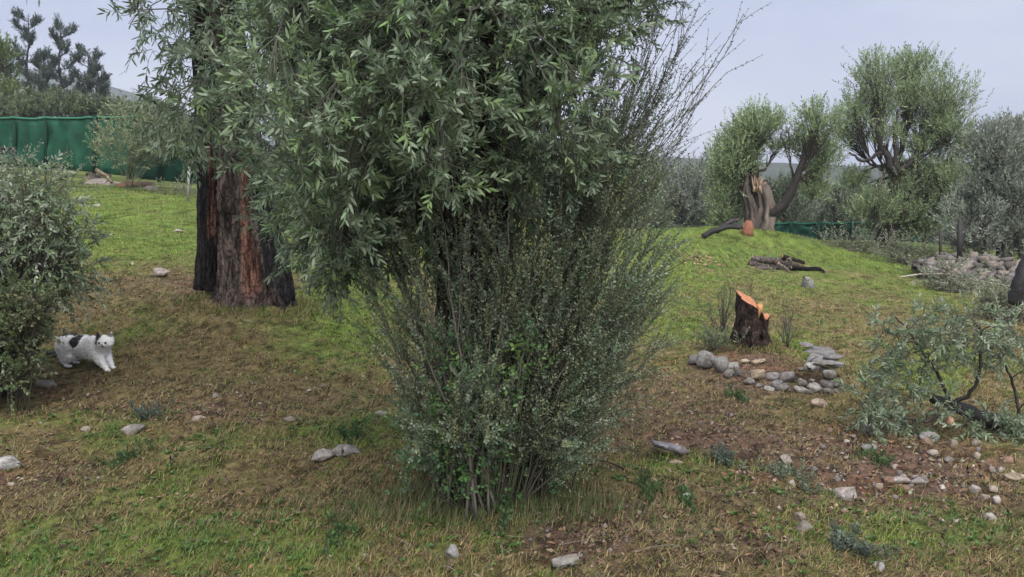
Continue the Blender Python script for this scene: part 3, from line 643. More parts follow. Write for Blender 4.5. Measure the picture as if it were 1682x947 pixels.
# upright paler shoots in front of the trunk, bare grey stems, fresh green leaves at the foot
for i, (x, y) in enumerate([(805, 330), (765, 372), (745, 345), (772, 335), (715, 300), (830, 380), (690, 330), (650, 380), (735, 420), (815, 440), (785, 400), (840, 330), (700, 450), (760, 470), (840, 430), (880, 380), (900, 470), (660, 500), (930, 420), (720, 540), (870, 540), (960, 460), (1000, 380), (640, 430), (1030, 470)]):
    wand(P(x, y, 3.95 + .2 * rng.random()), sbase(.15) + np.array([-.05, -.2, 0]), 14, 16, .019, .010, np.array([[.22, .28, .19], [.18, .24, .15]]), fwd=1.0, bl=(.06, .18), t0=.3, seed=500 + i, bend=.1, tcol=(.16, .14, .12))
f = Acc(); bb = Acc(); q = poly_pts([(730, 640), (700, 560), (780, 560), (900, 560), (880, 650), (820, 760), (830, 830), (700, 820), (690, 700)], 230, 8)
S = P(q[:, 0], q[:, 1], 3.95 + .25 * rng.random(len(q)))
for s_ in S[::6]: tube(bb, wobble(bez([s_[0] * .6 + sb[0] * .4, sb[1] - .2, sb[2]], [s_[0], sb[1] - .3, .2], s_ - [0, 0, .2], s_, 8), .01, 2), .003, (.08, .09, .05), 4)
sprays(f, f, S, nrm(rvec(len(S)) + np.array([0, -.3, .9])), .18, 12, .026, .015, .1, np.array([[.09, .2, .06], [.13, .26, .09], [.17, .28, .08], [.07, .16, .07]]), alpha=60, six=False)
gs = thing('green_seedling', 'bright green leafy climber growing low inside the big shrub', 'climber', sb)
b = build('stem', bb, M_twig, gs, sb); tag(build('foliage', f, M_leaf, b), kind='stuff')
# grass fringe at the foot of the shrub
x = sb[0] + rng.normal(size=5200) * .36; y = sb[1] - .08 + rng.normal(size=5200) * .14; z = hgt(x, y); a = Acc()
blades(a, x, y, z, .035 + .065 * rng.random(5200), np.full(5200, .0045), .15 + .8 * rng.random(5200), np.where(rng.random((5200, 1)) < .6, [[.10, .15, .05]], [[.2, .17, .1]]) * (.6 + .7 * rng.random((5200, 1))))
tag(build('grass_fringe', a, M_grass), 'longer grass fringe around the foot of the big shrub', 'grass', kind='stuff')

# ------------------------------------------------------------------ bushes
def bush(name, label, cat, base, clusters, rad, nsp, Ls, m, lL, lW, cols, sr=1., hang=0., tip=None, mat=None, six=False, group=None, tcol=(.09, .08, .06), up=.5, droop=.15):
    o = thing(name, label, cat, base, group)
    for i, c in enumerate(clusters):
        c = np.asarray(c, float); a = Acc(); st = np.asarray(base, float) + np.array([rng.normal() * .08, rng.normal() * .08, -.02])
        if sr < .5: st[:2] = st[:2] * .35 + c[:2] * .65; st[2] = hgt(st[0:1], st[1:2])[0] - .02
        st[2] = min(st[2], c[2]); p = wobble(bez(st, st + (c - st) * .3 + [0, 0, .1], c - (c - st) * .3 + [0, 0, .05], c, 9), .012, i)
        tube(a, p, np.linspace(.012, .003, 9) * sr, tcol, 5)
        off = rvec(nsp) * (rng.random((nsp, 1)) ** .5) * rad; S = c + off; D = nrm(nrm(off) * .8 + rvec(nsp) * .5 + [0, 0, up - hang])
        f = Acc(); twigs(f, p[rng.integers(4, 9, nsp)], S, np.full(nsp, .004), np.full(nsp, .002), tcol)
        sprays(f, f, S, D, Ls * (.6 + .7 * rng.random(nsp)), m, lL, lW, droop * rng.random(nsp), cols, six=six, tipc=tip, alpha=48)
        b = build('stem', a, M_twig, o, base); tag(build('foliage', f, mat or M_leaf, b), kind='stuff')
    return o
q = np.concatenate([poly_pts([(-160, 300), (100, 290), (100, 320), (135, 370), (155, 430), (140, 462), (70, 490), (-160, 520)], 60, 26), poly_pts([(-160, 480), (48, 480), (38, 560), (-160, 580)], 14, 26)])
base = GY(-20, 6.3)
yy = np.where(q[:, 1] > 500, 6.0, 6.3) + rng.normal(size=len(q)) * .2
bush('olive_bush', 'rounded olive bush with grey-green leaves at the left edge beside the cat', 'bush', base, P(q[:, 0] - 18, q[:, 1] + 8, yy), .16, 26, .19, 18, .04, .0125,
     np.array([[.17, .23, .125], [.24, .28, .20], [.16, .22, .10], [.29, .33, .26], [.12, .16, .10]]), mat=M_olive, six=True, up=.05, droop=.6, sr=.7)

q = poly_pts([(-150, 490), (70, 480), (62, 520), (60, 590), (36, 620), (-150, 650)], 48, 19)
bush('low_bush', 'dark green small-leaved undergrowth below the olive bush, touching the cat', 'bush', GY(0, 6.0), P(q[:, 0] - 8, q[:, 1] + 2, 5.75 + .25 * rng.random(len(q))), .11, 30, .13, 20, .024, .014, np.array([[.13, .18, .08], [.17, .21, .10], [.10, .14, .07], [.19, .19, .11]]), up=.4, sr=.3)

# feathery bush before the net
base = GY(215, 24.5)
q = poly_pts([(165, 250), (180, 215), (210, 185), (260, 185), (290, 210), (290, 255), (240, 270), (190, 265)], 17, 18)
bush('feathery_bush', 'pale feathery bush in front of the green net at left', 'bush', base, P(q[:, 0], q[:, 1], 23.5 + rng.random(len(q))), .36, 24, .5, 18, .085, .024, np.array([[.24, .28, .15], [.3, .32, .19], [.19, .25, .13]]), tcol=(.2, .2, .13), up=.9)
# pale pruned branches heaped on the left
for i, (pp, lab, d) in enumerate((([(-60, 275), (60, 262), (130, 285), (140, 308), (-60, 330)], 'pale heap of cut olive branches behind the left bush', 13.), ([(235, 300), (310, 298), (330, 318), (230, 315)], 'low pale brush at the foot of the fence beside white post', 23.))):
    q = poly_pts(pp, 16 if i == 0 else 10, 14); base = GY(np.mean([k[0] for k in pp]), d)
    bush('brush_heap', lab, 'brush heap', base, P(q[:, 0], q[:, 1] + 12, d + rng.random(len(q)) * .8), .3, 16, .35, 16, .05, .016, np.array([[.18, .22, .15], [.14, .18, .11], [.22, .25, .18]]), up=.1)

# ------------------------------------------------------------------ background trees
FAR = {'g': np.array([[.24, .31, .165], [.3, .365, .2], [.18, .24, .13]]), 'd': np.array([[.15, .18, .12], [.18, .21, .145], [.12, .145, .105]]),
       's': np.array([[.22, .245, .195], [.26, .285, .235], [.16, .185, .15]]), 'y': np.array([[.17, .22, .08], [.14, .2, .08]])}
def far_tree(name, label, cat, trunk, lobes, d, cols, lL=.10, lW=.026, dens=1., group=None, up=.9, tw=.3, limbs=True, bark=(.075, .06, .052), sp=.5, m=12, split=None):
    """trunk: (col,row) points upward from the foot; lobes: (col,row,rx,ry[,dd]) foliage masses at depth d"""
    base = P(trunk[0][0], trunk[0][1], d); base[2] = hgt(base[0:1], base[1:2])[0]
    o = thing(name, label, cat, base, group); a = Acc()
    tp = np.array([base - [0, 0, .1]] + [P(x, y, d) for x, y in trunk[1:]]); n = 18; s = np.linspace(0, len(tp) - 1, n)
    p = wobble(np.stack([np.interp(s, np.arange(len(tp)), tp[:, i]) for i in range(3)], 1), .02, int(trunk[0][0]))
    tube(a, p, tw * (.5 + .22 * np.exp(-np.linspace(0, 5, n))) * np.linspace(1, .6, n), bark, 12, gnarl=.2, seed=int(trunk[0][0]) % 17, colf=bark_col(bark, (.03, .026, .024)))
    build('trunk', a, M_farbark, o, base, True)
    k = d / FPX
    for i, lo in enumerate(lobes):
        x, y, rx, ry = lo[:4]; y += 13 if group == GT else 0; dd = lo[4] if len(lo) > 4 else rng.normal() * rx * k * .5
        c = P(x, y, d + dd); R = np.array([rx * k, rx * k * .9, ry * k]); a = Acc()
        st = p[-1 - (i % 5)] if not ('torn' in label and x > 1285) else P(1308, 288, d) + rvec(1)[0] * .05; e = c + np.array([0, 0, -R[2] * .2])
        lp = wobble(bez(st, st + (e - st) * np.array([.5, .5, .1]), e - (e - st) * np.array([.1, .1, .5]), e, 10), .03, i)
        tube(a, lp, np.linspace(tw * .12, tw * .03, 10), bark, 6)
        ns = int(dens * 60 + dens * 620 * (rx * ry) / 2500.)
        u = rvec(ns) * (rng.random((ns, 1)) ** .4) * (.8 + .45 * rng.random((ns, 1)) ** 3); S = c + u * R * (.8 + .4 * rng.random())
        g = fbm(S[:, 0] / k / 26 + 20, (S[:, 2] + S[:, 1] * .5) / k / 26 + 20, 3 + i); kp = g > .34 + .10 * rng.random(ns); S, u = S[kp], u[kp]; ns = len(S)
        D = nrm(u * .55 + rvec(ns) * .45 + np.array([0, 0, up])); f = Acc()
        j = rng.integers(4, 10, ns // 3); twigs(a, lp[j], S[:ns // 3], np.full(ns // 3, tw * .03), np.full(ns // 3, tw * .012), bark)
        sprays(f, None, S, D, sp * (.6 + .7 * rng.random(ns)), m, lL, lW, .1, cols, six=False, alpha=38, cvar=.25)
        b = build('limb', a, M_twig, o, base); tag(build('foliage', f, M_far, b), kind='stuff')
    return o
GT = 'olive trees beyond the clearing'
far_tree('olive_tree', 'torn olive tree on the grassy mound with splintered trunk and orange wood', 'olive tree', [(1250, 378), (1246, 340), (1240, 300), (1238, 270)],
    [(1215, 230, 38, 45), (1245, 200, 40, 28), (1205, 290, 34, 36), (1190, 330, 26, 34), (1208, 335, 24, 30), (1195, 300, 30, 34), (1185, 355, 22, 18), (1220, 215, 30, 24), (1200, 255, 30, 30), (1295, 200, 32, 22), (1345, 195, 32, 34), (1320, 235, 28, 18), (1350, 250, 30, 26), (1270, 235, 16, 12), (1222, 262, 22, 22), (1335, 310, 22, 16), (1345, 280, 22, 20)], 23.8, FAR['g'], group=GT, tw=.34)
far_tree('olive_tree', 'tallest olive tree on the right with a broad high crown', 'olive tree', [(1458, 408), (1462, 360), (1468, 310), (1470, 270)],
    [(1440, 120, 42, 34), (1500, 110, 48, 38), (1545, 160, 46, 44), (1430, 170, 44, 34), (1490, 160, 44, 34), (1560, 205, 36, 30), (1400, 215, 32, 26), (1405, 180, 22, 26), (1520, 205, 36, 22), (1455, 215, 20, 14), (1550, 265, 44, 36), (1500, 290, 44, 34), (1465, 330, 44, 30), (1540, 330, 44, 38), (1500, 345, 40, 28), (1435, 340, 34, 26), (1560, 300, 40, 40), (1575, 350, 30, 24), (1470, 375, 26, 14, .7), (1520, 370, 34, 18), (1400, 290, 20, 16), (1590, 235, 16, 22), (1425, 300, 20, 22), (1450, 365, 24, 14, .6), (1510, 235, 20, 16)], 26, FAR['g'] * .95, group=GT, tw=.42)
# tall tree bare upper limbs
far_tree('olive_tree', 'grey olive tree at the right edge behind the stone wall', 'olive tree', [(1655, 440), (1648, 400), (1650, 380), (1655, 350)],
    [(1640, 250, 50, 44), (1690, 240, 50, 46), (1740, 270, 50, 50), (1610, 300, 40, 40), (1670, 310, 46, 40), (1720, 340, 50, 50), (1600, 360, 44, 34), (1650, 375, 46, 34), (1690, 400, 44, 30), (1655, 215, 30, 18), (1620, 400, 34, 22), (1625, 235, 36, 30), (1595, 330, 30, 30), (1670, 260, 44, 36), (1640, 340, 50, 30), (1580, 385, 30, 22), (1700, 300, 44, 40)], 21, FAR['s'] * 1.1, group=GT, tw=.3)
specs = [('low dusky olive tree beyond the posts above the stone wall', 1560, 405, 38, 'd', [(1560, 370, 36, 24), (1520, 375, 34, 22), (1600, 375, 34, 24), (1485, 380, 24, 18)]),
         ('low dusky olive tree beyond the right end of the stone wall', 1680, 412, 38, 'd', [(1680, 380, 40, 28), (1640, 385, 34, 24), (1730, 380, 40, 30), (1780, 380, 44, 36)]),
         ('hazy grey tree filling the gap behind the distant net', 1450, 390, 44, 's', [(1440, 350, 44, 26), (1380, 360, 40, 22), (1490, 360, 34, 22), (1330, 365, 34, 20)]),
         ('hazy low tree far behind the mound', 1180, 385, 44, 's', [(1190, 345, 40, 26), (1130, 350, 40, 26), (1250, 350, 34, 24), (1070, 350, 40, 26)]),
         ('low grey-green olive tree far behind the big shrub', 1120, 385, 34, 's', [(1120, 310, 44, 40), (1090, 330, 40, 40), (1150, 300, 38, 38), (1130, 350, 44, 28), (1075, 300, 30, 26), (1150, 345, 34, 30), (1165, 262, 24, 22)]),
         ('hazy olive tree between the torn tree and the tallest tree', 1395, 385, 36, 'd', [(1390, 320, 34, 26), (1370, 345, 34, 26), (1425, 330, 30, 30), (1400, 360, 38, 20), (1335, 350, 30, 22)]),
         ('dark olive tree behind the torn trunk on the mound', 1290, 380, 32, 'd', [(1290, 310, 34, 26), (1275, 340, 34, 26), (1310, 350, 34, 22), (1265, 355, 26, 18)]),
         ('dusky olive tree low behind the shrub edge', 1040, 380, 30, 'd', [(1040, 330, 40, 36), (1000, 320, 40, 40), (1070, 350, 36, 26), (960, 330, 40, 40)]),
         ('grey olive tree far back right of the tallest tree', 1590, 400, 34, 's', [(1590, 310, 40, 40), (1560, 340, 34, 34), (1625, 290, 36, 40), (1600, 350, 36, 24)]),
         ('olive tree far back hidden by the central crown', 860, 360, 32, 'd', [(860, 300, 50, 40), (800, 310, 50, 40), (900, 330, 40, 30)]),
         ('olive tree glimpsed left of the central trunk', 640, 350, 30, 'd', [(640, 290, 50, 34), (590, 300, 50, 30), (560, 330, 30, 20), (700, 300, 40, 34), (530, 310, 30, 22)])]
for lab, x, y, d, c, lobes in specs:
    far_tree('olive_tree', lab, 'olive tree', [(x, y), (x + 3, y - 20), (x - 2, y - 45)], lobes, d, FAR[c], lL=.14, lW=.04, group=GT, tw=.3, sp=.6, dens=.8)

# torn trunk details
ub = P(1246, 378, 23.8); ub[2] = hgt(ub[0:1], ub[1:2])[0]
tt = [o for o in bpy.data.objects if o.get('label', '').startswith('torn olive')][0]; tbase = np.array(tt.location)
a = Acc(); D0 = 23.5
for pts, w, c in (([(1252, 380), (1256, 340), (1250, 300), (1246, 292)], (.25, .2, .15, .02), (.16, .13, .11)), ([(1236, 380), (1232, 345), (1226, 315), (1228, 285)], (.2, .14, .1, .02), (.10, .08, .07))):
    pp = np.array([P(x, y, D0) for x, y in pts]); s = np.linspace(0, 3, 24); p = np.stack([np.interp(s, range(4), pp[:, i]) for i in range(3)], 1); tube(a, wobble(p, .012, 5), np.interp(s, range(4), w), c, 30, gnarl=.3, seed=3, ridges=.25, colf=bark_col(c, (.03, .026, .024)))
build('torn_trunk', a, M_farbark, tt, tbase, True)
a = Acc()
for i in range(16):
    x = 1238 + 14 * rng.random(); y = 296 + 14 * rng.random(); q = P(x, y + 8, D0 - .2 + .1 * rng.random())
    tube(a, np.array([q, q + [.02 * rng.normal(), 0, .12], q + [.05 * rng.normal(), .02, .22 + .2 * rng.random()]]), [.035, .028, .004], np.array([.38, .26, .18]) * (.6 + .6 * rng.random()), 4)
build('splintered_wood', a, M_wood, tt, tbase)
a = Acc(); pp = [(1262, 352), (1285, 335), (1295, 312), (1306, 290), (1318, 262), (1322, 235)]
pp = np.array([P(x, y, D0) for x, y in pp]); s = np.linspace(0, 5, 20); tube(a, wobble(np.stack([np.interp(s, range(6), pp[:, i]) for i in range(3)], 1), .01, 3), np.linspace(.15, .06, 20), (.035, .03, .028), 8)
build('limb', a, M_farbark, tt, tbase, True)
tall = [o for o in bpy.data.objects if o.get('label', '').startswith('tallest olive')][0]; tb2 = np.array(tall.location)
for pts, w in (([(1468, 290), (1455, 255), (1440, 235), (1432, 200), (1455, 180)], .1), ([(1470, 280), (1466, 240), (1462, 205), (1475, 180)], .07), ([(1445, 250), (1425, 258), (1405, 262), (1395, 250)], .06), ([(1470, 285), (1500, 255), (1520, 225)], .08)):
    a = Acc(); pp = np.array([P(x, y, 25.6) for x, y in pts]); n = len(pp); s = np.linspace(0, n - 1, 14); tube(a, wobble(np.stack([np.interp(s, range(n), pp[:, i]) for i in range(3)], 1), .02, 3), np.linspace(w, w * .5, 14), (.05, .042, .04), 7); build('limb', a, M_farbark, tall, tb2, True)

# pines, shrubs and light tree behind the net at left
def pine(label, x, ytop, ybot, w, d, seed, col):
    base = P(x, ybot, d); base[2] = hgt(base[0:1], base[1:2])[0]
    o = thing('pine_tree', label, 'pine tree', base, 'pine trees behind the net'); r = np.random.default_rng(seed); topp = P(x + r.normal() * 3, ytop, d)
    a = Acc(); p = wobble(bez(base, base + (topp - base) * .3, base + (topp - base) * .7, topp, 14), .05, seed); tube(a, p, np.linspace(.14, .03, 14), (.05, .045, .045), 7); build('trunk', a, M_farbark, o, base)
    W_ = w * d / FPX; h = topp[2] - base[2]
    for k in range(15):
        t = .34 + .64 * (k / 14); c = base + (topp - base) * t; an = k * 2.4 + r.random(); Ln = W_ * (1.15 - t) * (1.0 + .5 * r.random()) + .35
        e = c + np.array([math.cos(an) * Ln, math.sin(an) * Ln, .55 * Ln + .1]); a = Acc(); f = Acc()
        q = bez(c, c + (e - c) * [.5, .5, .1], e - [0, 0, .3 * Ln], e, 8); tube(a, q, np.linspace(.035, .012, 8), (.05, .045, .045), 4)
        n = 34; i = rng.integers(1, 8, n); S = q[i] + rvec(n) * .12; D = nrm(rvec(n) * .8 + (e - c) * .5 / Ln + [0, 0, .8])
        sprays(f, None, S, D, .55 * (.5 + .6 * rng.random(n)), 18, .2, .04, 0., col, six=False, alpha=38, cvar=.2)
        b = build('bough', a, M_twig, o, base); tag(build('foliage', f, M_far, b), kind='stuff')
PC = np.array([[.07, .10, .08], [.09, .12, .095]])
for lab, x, yt, w, s in (('leftmost tall dark pine with narrow spiky top', 45, 30, 26, 1), ('second tall dark pine with forked top', 98, 45, 30, 2), ('third and shorter dark pine beside the hill', 138, 88, 26, 3), ('small dark pine nearest to the blue hill', 160, 128, 16, 4)):
    pine(lab, x, yt, 190, w, 58, s, PC)
pine('low dark pine between the two tall pines', 72, 100, 190, 30, 60, 6, PC)
far_tree('light_green_tree', 'light green broadleaf tree at the left edge beside the pines', 'tree', [(-8, 200), (-8, 170), (-6, 140)], [(2, 90, 24, 30), (-20, 100, 30, 40), (8, 130, 22, 26), (-4, 160, 34, 24), (20, 165, 22, 18)], 50, FAR['y'] * .9, lL=.2, lW=.07, tw=.4, sp=.7, dens=.7)
for i, (x, y, rx, ry, lab) in enumerate(((40, 178, 30, 16, 'round green bush behind the net below the leftmost pine'), (95, 172, 34, 16, 'round green bush behind the net below the second pine'), (150, 178, 32, 14, 'round green bush behind the net below the hill'), (205, 184, 30, 12, 'flat green bush behind the net above the feathery bush'), (262, 186, 40, 14, 'dusky green bush behind the net beside the left olive trunk'), (-20, 180, 34, 16, 'round bush behind the net at the left frame edge'), (310, 225, 40, 22, 'grey green bush behind the net and the left olive trunk'))):
    far_tree('rounded_bush', lab, 'bush', [(x, 200), (x, 195), (x, 188)], [(x - rx * .4, y, rx * .7, ry), (x + rx * .5, y + 4, rx * .7, ry * .9), (x, y + 10, rx, ry * .8)], 42, np.array([[.13, .17, .09], [.16, .19, .11], [.10, .14, .08]]), lL=.17, lW=.06, tw=.15, sp=.45, dens=1., group='bushes behind the green net')

# ------------------------------------------------------------------ net fences
def net_fence(label, tops, bots, d0, d1, posts, col, topcol=(.18, .42, .3)):
    """tops / bots: (column,row) polylines; depth runs from d0 to d1 over the length"""
    tops = np.array(tops, float); bots = np.array(bots, float); x0, x1 = tops[0, 0], tops[-1, 0]
    def D_(x): return d0 + (d1 - d0) * (x - x0) / (x1 - x0)
    b0 = P(x0, bots[0, 1], d0); o = thing('net_fence', label, 'fence', b0)
    es = [x0] + list(posts) + [x1]
    for e0, e1 in zip(es[:-1], es[1:]):
        n = max(4, int((e1 - e0) / 4)); xs = np.linspace(e0 + .15, e1 - .15, n); rows = []
        for t in np.linspace(0, 1, 8):
            yt = np.interp(xs, tops[:, 0], tops[:, 1]) + 1.6 * np.sin(np.linspace(0, math.pi, n)); yb = np.interp(xs, bots[:, 0], bots[:, 1]) + 2
            q = P(xs, yt * (1 - t) + yb * t, D_(xs)); q[:, 1] += (fbm(xs * .12, xs * 0 + t * 3, 5) - .5) * .35 + .05; rows.append(q)
        V = np.stack(rows); ix = np.arange(8 * n).reshape(8, n); Fq = np.stack([ix[:-1, :-1], ix[:-1, 1:], ix[1:, 1:], ix[1:, :-1]], -1).reshape(-1, 4)
        a = Acc(); a.add(V.reshape(-1, 3), [Fq], np.array(col) * (.85 + .3 * random.random())); m_ = build('net_panel', a, M_net, o, b0, True)
        sol = m_.modifiers.new('thick', 'SOLIDIFY'); sol.thickness = .01
        a = Acc(); tube(a, V[0] + [0, -.03, 0], .035, topcol, 5); build('top_cord', a, M_twig, o, b0)
    for x in es:
        yt = np.interp(x, tops[:, 0], tops[:, 1]) - 3; yb = np.interp(x, bots[:, 0], bots[:, 1]); a = Acc()
        tube(a, np.array([P(x, yb + 4, D_(x)), P(x, yt, D_(x))]), .06, (.008, .035, .022), 8); build('post', a, M_twig, o, b0)
net_fence('high green shade-net fence across the far left', [(-260, 190), (0, 193), (75, 193), (190, 191), (235, 190)], [(-260, 262), (0, 268), (110, 276), (235, 290)], 30, 27, [-170, -80, 24, 75, 155], (.010, .075, .042), (.04, .15, .095))
net_fence('lower dark green net behind the feathery bush', [(215, 228), (260, 242), (335, 250), (420, 258)], [(215, 290), (310, 299), (420, 305)], 25.5, 24, [262, 312, 365], (.008, .065, .04), (.03, .1, .07))
net_fence('distant green net fence between the right olive trees', [(1255, 366), (1340, 366), (1440, 364), (1520, 370)], [(1255, 386), (1340, 392), (1440, 392), (1520, 396)], 30, 29, [1300, 1345, 1400, 1460], (.006, .06, .04), (.01, .09, .06))
# white post
b = GY(311, 21.8); o = thing('white_post', 'thin white post standing before the dark net at left', 'post', b); a = Acc(); tube(a, np.array([b, P(311, 262, 21.8)]), .035, (.3, .3, .29), 8); build('shaft', a, M_metal, o, b)
a = Acc(); tube(a, np.array([P(311, 262, 21.8), P(311, 260.5, 21.8)]), .042, (.3, .3, .29), 8); build('cap', a, M_metal, o, b)
# dark frame at left edge
b = GY(5, 25.5); o = thing('black_frame', 'black rail frame standing at the left edge by the net', 'rail', b)
for pts in (((-45, 243), (26, 243)), ((-45, 249), (26, 249)), ((24, 241), (25, 272)), ((2, 243), (2, 272)), ((-40, 243), (-40, 272))):
    a = Acc(); tube(a, np.array([P(x, y, 25.5) for x, y in pts]), .045, (.012, .014, .018), 6); build('rail' if pts[0][1] == pts[1][1] else 'upright', a, M_char, o, b)

# ------------------------------------------------------------------ logs, rocks, walls
def log(name, label, cat, pts, d, r, col, mat=None, cut=(.45, .25, .14), group=None, lift=None, k=10, gn=.15):
    pp = [np.asarray(P(x, y, d if np.isscalar(d) else d[i])) for i, (x, y) in enumerate(pts)]; n = len(pp)
    s = np.linspace(0, n - 1, 12); p = np.stack([np.interp(s, range(n), np.array(pp)[:, i]) for i in range(3)], 1)
    b = p[0].copy(); o = thing(name, label, cat, b, group); a = Acc()
    tube(a, wobble(p, r * .12, int(pts[0][0])), np.linspace(r, r * .75, 12), col, k, gnarl=gn, seed=int(pts[0][0]) % 9); build('bark', a, mat or M_bark, o, b, True)
    a = Acc(); t0 = nrm(p[0] - p[1]); t1 = nrm(p[-1] - p[-2])
    for q, t, rr_ in ((p[0], t0, r), (p[-1], t1, r * .75)): tube(a, np.array([q + t * .001, q + t * (.002 + r * .04)]), rr_ * .86, cut, k)
    build('cut_end', a, M_wood, o, b); return o
logs = [([(1236, 424), (1290, 428)], 17.4, .07, (.13, .11, .10), 'grey log at the back of the clearing woodpile'), ([(1232, 433), (1262, 438)], 17.0, .075, (.10, .08, .07), 'short thick log at the left end of the woodpile with pale cut faces'),
        ([(1255, 428), (1312, 436)], 17.2, .06, (.09, .07, .06), 'brown log lying across the middle of the woodpile'), ([(1262, 439), (1318, 441)], 16.8, .055, (.05, .04, .038), 'dark log in front of the woodpile'),
        ([(1296, 424), (1300, 440)], 17.0, .05, (.14, .12, .11), 'short grey log set upright across the woodpile'), ([(1300, 440), (1345, 440), (1353, 448)], 16.7, .045, (.012, .011, .011), 'black charred stick poking out right of the woodpile'),
        ([(1285, 421), (1322, 431)], 17.3, .045, (.03, .025, .024), 'thin dark stick lying on top of the woodpile'), ([(1240, 441), (1285, 441)], 16.7, .05, (.12, .10, .09), 'pale branch piece at the front foot of the woodpile'),
        ([(1278, 432), (1296, 446)], 16.6, .035, (.2, .17, .15), 'pale slanting stick at the front of the woodpile')]
for pts, d, r, c, lab in logs: log('log', lab, 'log', pts, d, r, c, group='logs of the woodpile in the clearing')
g = GP(1229, 386); g[1] = min(g[1], 22.6); g[2] = hgt(g[0:1], g[1:2])[0]; o = thing('orange_log', 'upright cut log with bright orange wood beside the torn tree', 'log', g); a = Acc()
tube(a, g + np.array([[0, 0, -.03], [.0, 0, .08], [.01, 0, .2], [.01, 0, .3], [.02, 0, .37]]), [.15, .15, .13, .10, .06], (.24, .105, .065), 14, gnarl=.2, seed=2); build('wood', a, M_wood, o, g)
a = Acc(); tube(a, g + np.array([[.02, 0, .365], [.025, 0, .385], [.03, 0, .40]]), [.065, .05, .02], (.07, .045, .035), 12, gnarl=.2, seed=3); build('bark_top', a, M_bark, o, g)
log('charred_branch', 'long black branch lying left of the orange log', 'branch', [(1153, 388), (1172, 378), (1195, 372), (1220, 372)], 21.6, .07, (.014, .013, .013), M_char)
log('charred_branch', 'purple-grey limb leaning behind the black branch', 'branch', [(1175, 380), (1197, 366), (1212, 361)], 22.0, .06, (.09, .075, .085))
log('dark_trunk', 'black leaning trunk piece cut by the right frame edge', 'trunk', [(1668, 496), (1672, 470), (1684, 440), (1712, 395)], 9.8, .085, (.02, .018, .018), M_char)
def on_g(px, py): return GP(px, py)
def stone(label, px, py, w, h, col=(.32, .32, .33), yaw=None, seed=0, group=None, name='rock', sub=3, tilt=(0, 0), dep=None):
    g = GP(px, py + h * .35); s = g[1] / FPX; o = None
    a = Acc(); W_ = w * s; H_ = h * s * 1.25; Dp = (dep or .75) * W_
    rock(a, (g[0], g[1] + Dp * .2, g[2] + H_ * .16), (W_, Dp, H_), yaw if yaw is not None else rng.normal() * .3, seed, col, sub, tilt=tilt)
    c = np.array([g[0], g[1], g[2]]); o = build(name, a, M_rock, None, c, smooth=False); o.location = tuple(c)
    return tag(o, label, 'rock', group)
G_ = (.30, .30, .32)
rk = [('pale pinkish boulder on the mound left of the burnt trunk', 263, 449, 28, 18, (.36, .31, .3)), ('low flat grey stone in the straw below the cat', 72, 634, 36, 12, (.33, .31, .29)),
      ('speckled stone half sunk below the dry weed', 218, 706, 42, 16, (.28, .26, .26)), ('small pale stone right of the sunken speckled stone', 326, 688, 26, 8, (.4, .34, .3)), ('small grey stone on the brown strip left of the shrub', 347, 650, 26, 12, (.27, .25, .23)),
      ('flat whitish slab with white patches at the left frame edge', 12, 762, 76, 26, (.42, .42, .44)), ('small pale stone in the grass below the shrub', 742, 909, 26, 26, (.36, .36, .37)),
      ('grey stone with dark hollow at the bottom middle', 930, 924, 52, 26, (.33, .32, .31)), ('pale pink stone under the wood pieces right of the ring', 1347, 665, 28, 15, (.45, .36, .3)), ('oval pinkish grey stone at the rubble edge', 1390, 810, 40, 24, (.4, .36, .36)),
      ('half buried round grey stone in yellow grass', 1322, 866, 30, 20, (.26, .24, .22)), ('pale grey domed stone at the bottom right', 1455, 928, 42, 22, (.36, .36, .38)), ('pale grey boulder beside the woodpile', 1332, 463, 40, 28, (.36, .36, .38)),
      ('whitish grassy boulder at the top of the rubble', 1432, 708, 40, 26, (.34, .33, .3)), ('grey boulder right of the grassy boulder', 1530, 722, 36, 24, (.3, .29, .3)), ('grey flat stone below the grassy boulder', 1428, 736, 26, 14, (.32, .33, .33)),
      ('long flat pale stone with a dark gap beneath in the rubble', 1478, 786, 44, 14, (.4, .37, .37)), ('dark edged stone in the middle of the rubble', 1506, 792, 34, 16, (.33, .3, .31)), ('beige flat stone at the right frame edge', 1672, 790, 52, 18, (.42, .35, .28)),
      ('white rounded stone near the right rubble edge', 1640, 822, 20, 14, (.48, .44, .45)), ('white stone right of the dark gap', 1546, 802, 18, 12, (.46, .44, .42)), ('white stone in the right half of the rubble', 1604, 806, 22, 14, (.45, .42, .41)),
      ('wide pale stone at the lower right of the rubble', 1640, 848, 50, 16, (.38, .35, .33)), ('small pale stone hidden by shrub leaves left of its base', 625, 680, 22, 12, (.35, .34, .33)), ('thin pale stone in the grass at bottom left', 598, 912, 20, 8, (.36, .32, .28)),
      ('round pale stone wrapped in dark weed', 1130, 818, 20, 14, (.38, .38, .36)), ('small pink stone below the slate slab', 1110, 757, 26, 8, (.42, .34, .28)), ('pale clod on the green rise near the net', 158, 337, 12, 6, (.4, .38, .34)), ('pale flat stone in the left meadow', 292, 379, 16, 6, (.42, .38, .36)),
      ('small pale stone low in the left meadow', 215, 433, 10, 6, (.4, .38, .34)), ('dim stone on the brown strip before the shrub', 475, 688, 22, 10, (.27, .24, .2)), ('little stone left of the speckled stone', 140, 705, 18, 9, (.3, .27, .24))]
for i, (lab, x, y, w, h, c) in enumerate(rk): stone(lab, x, y, w, h, c, seed=20 + i, yaw=.0)
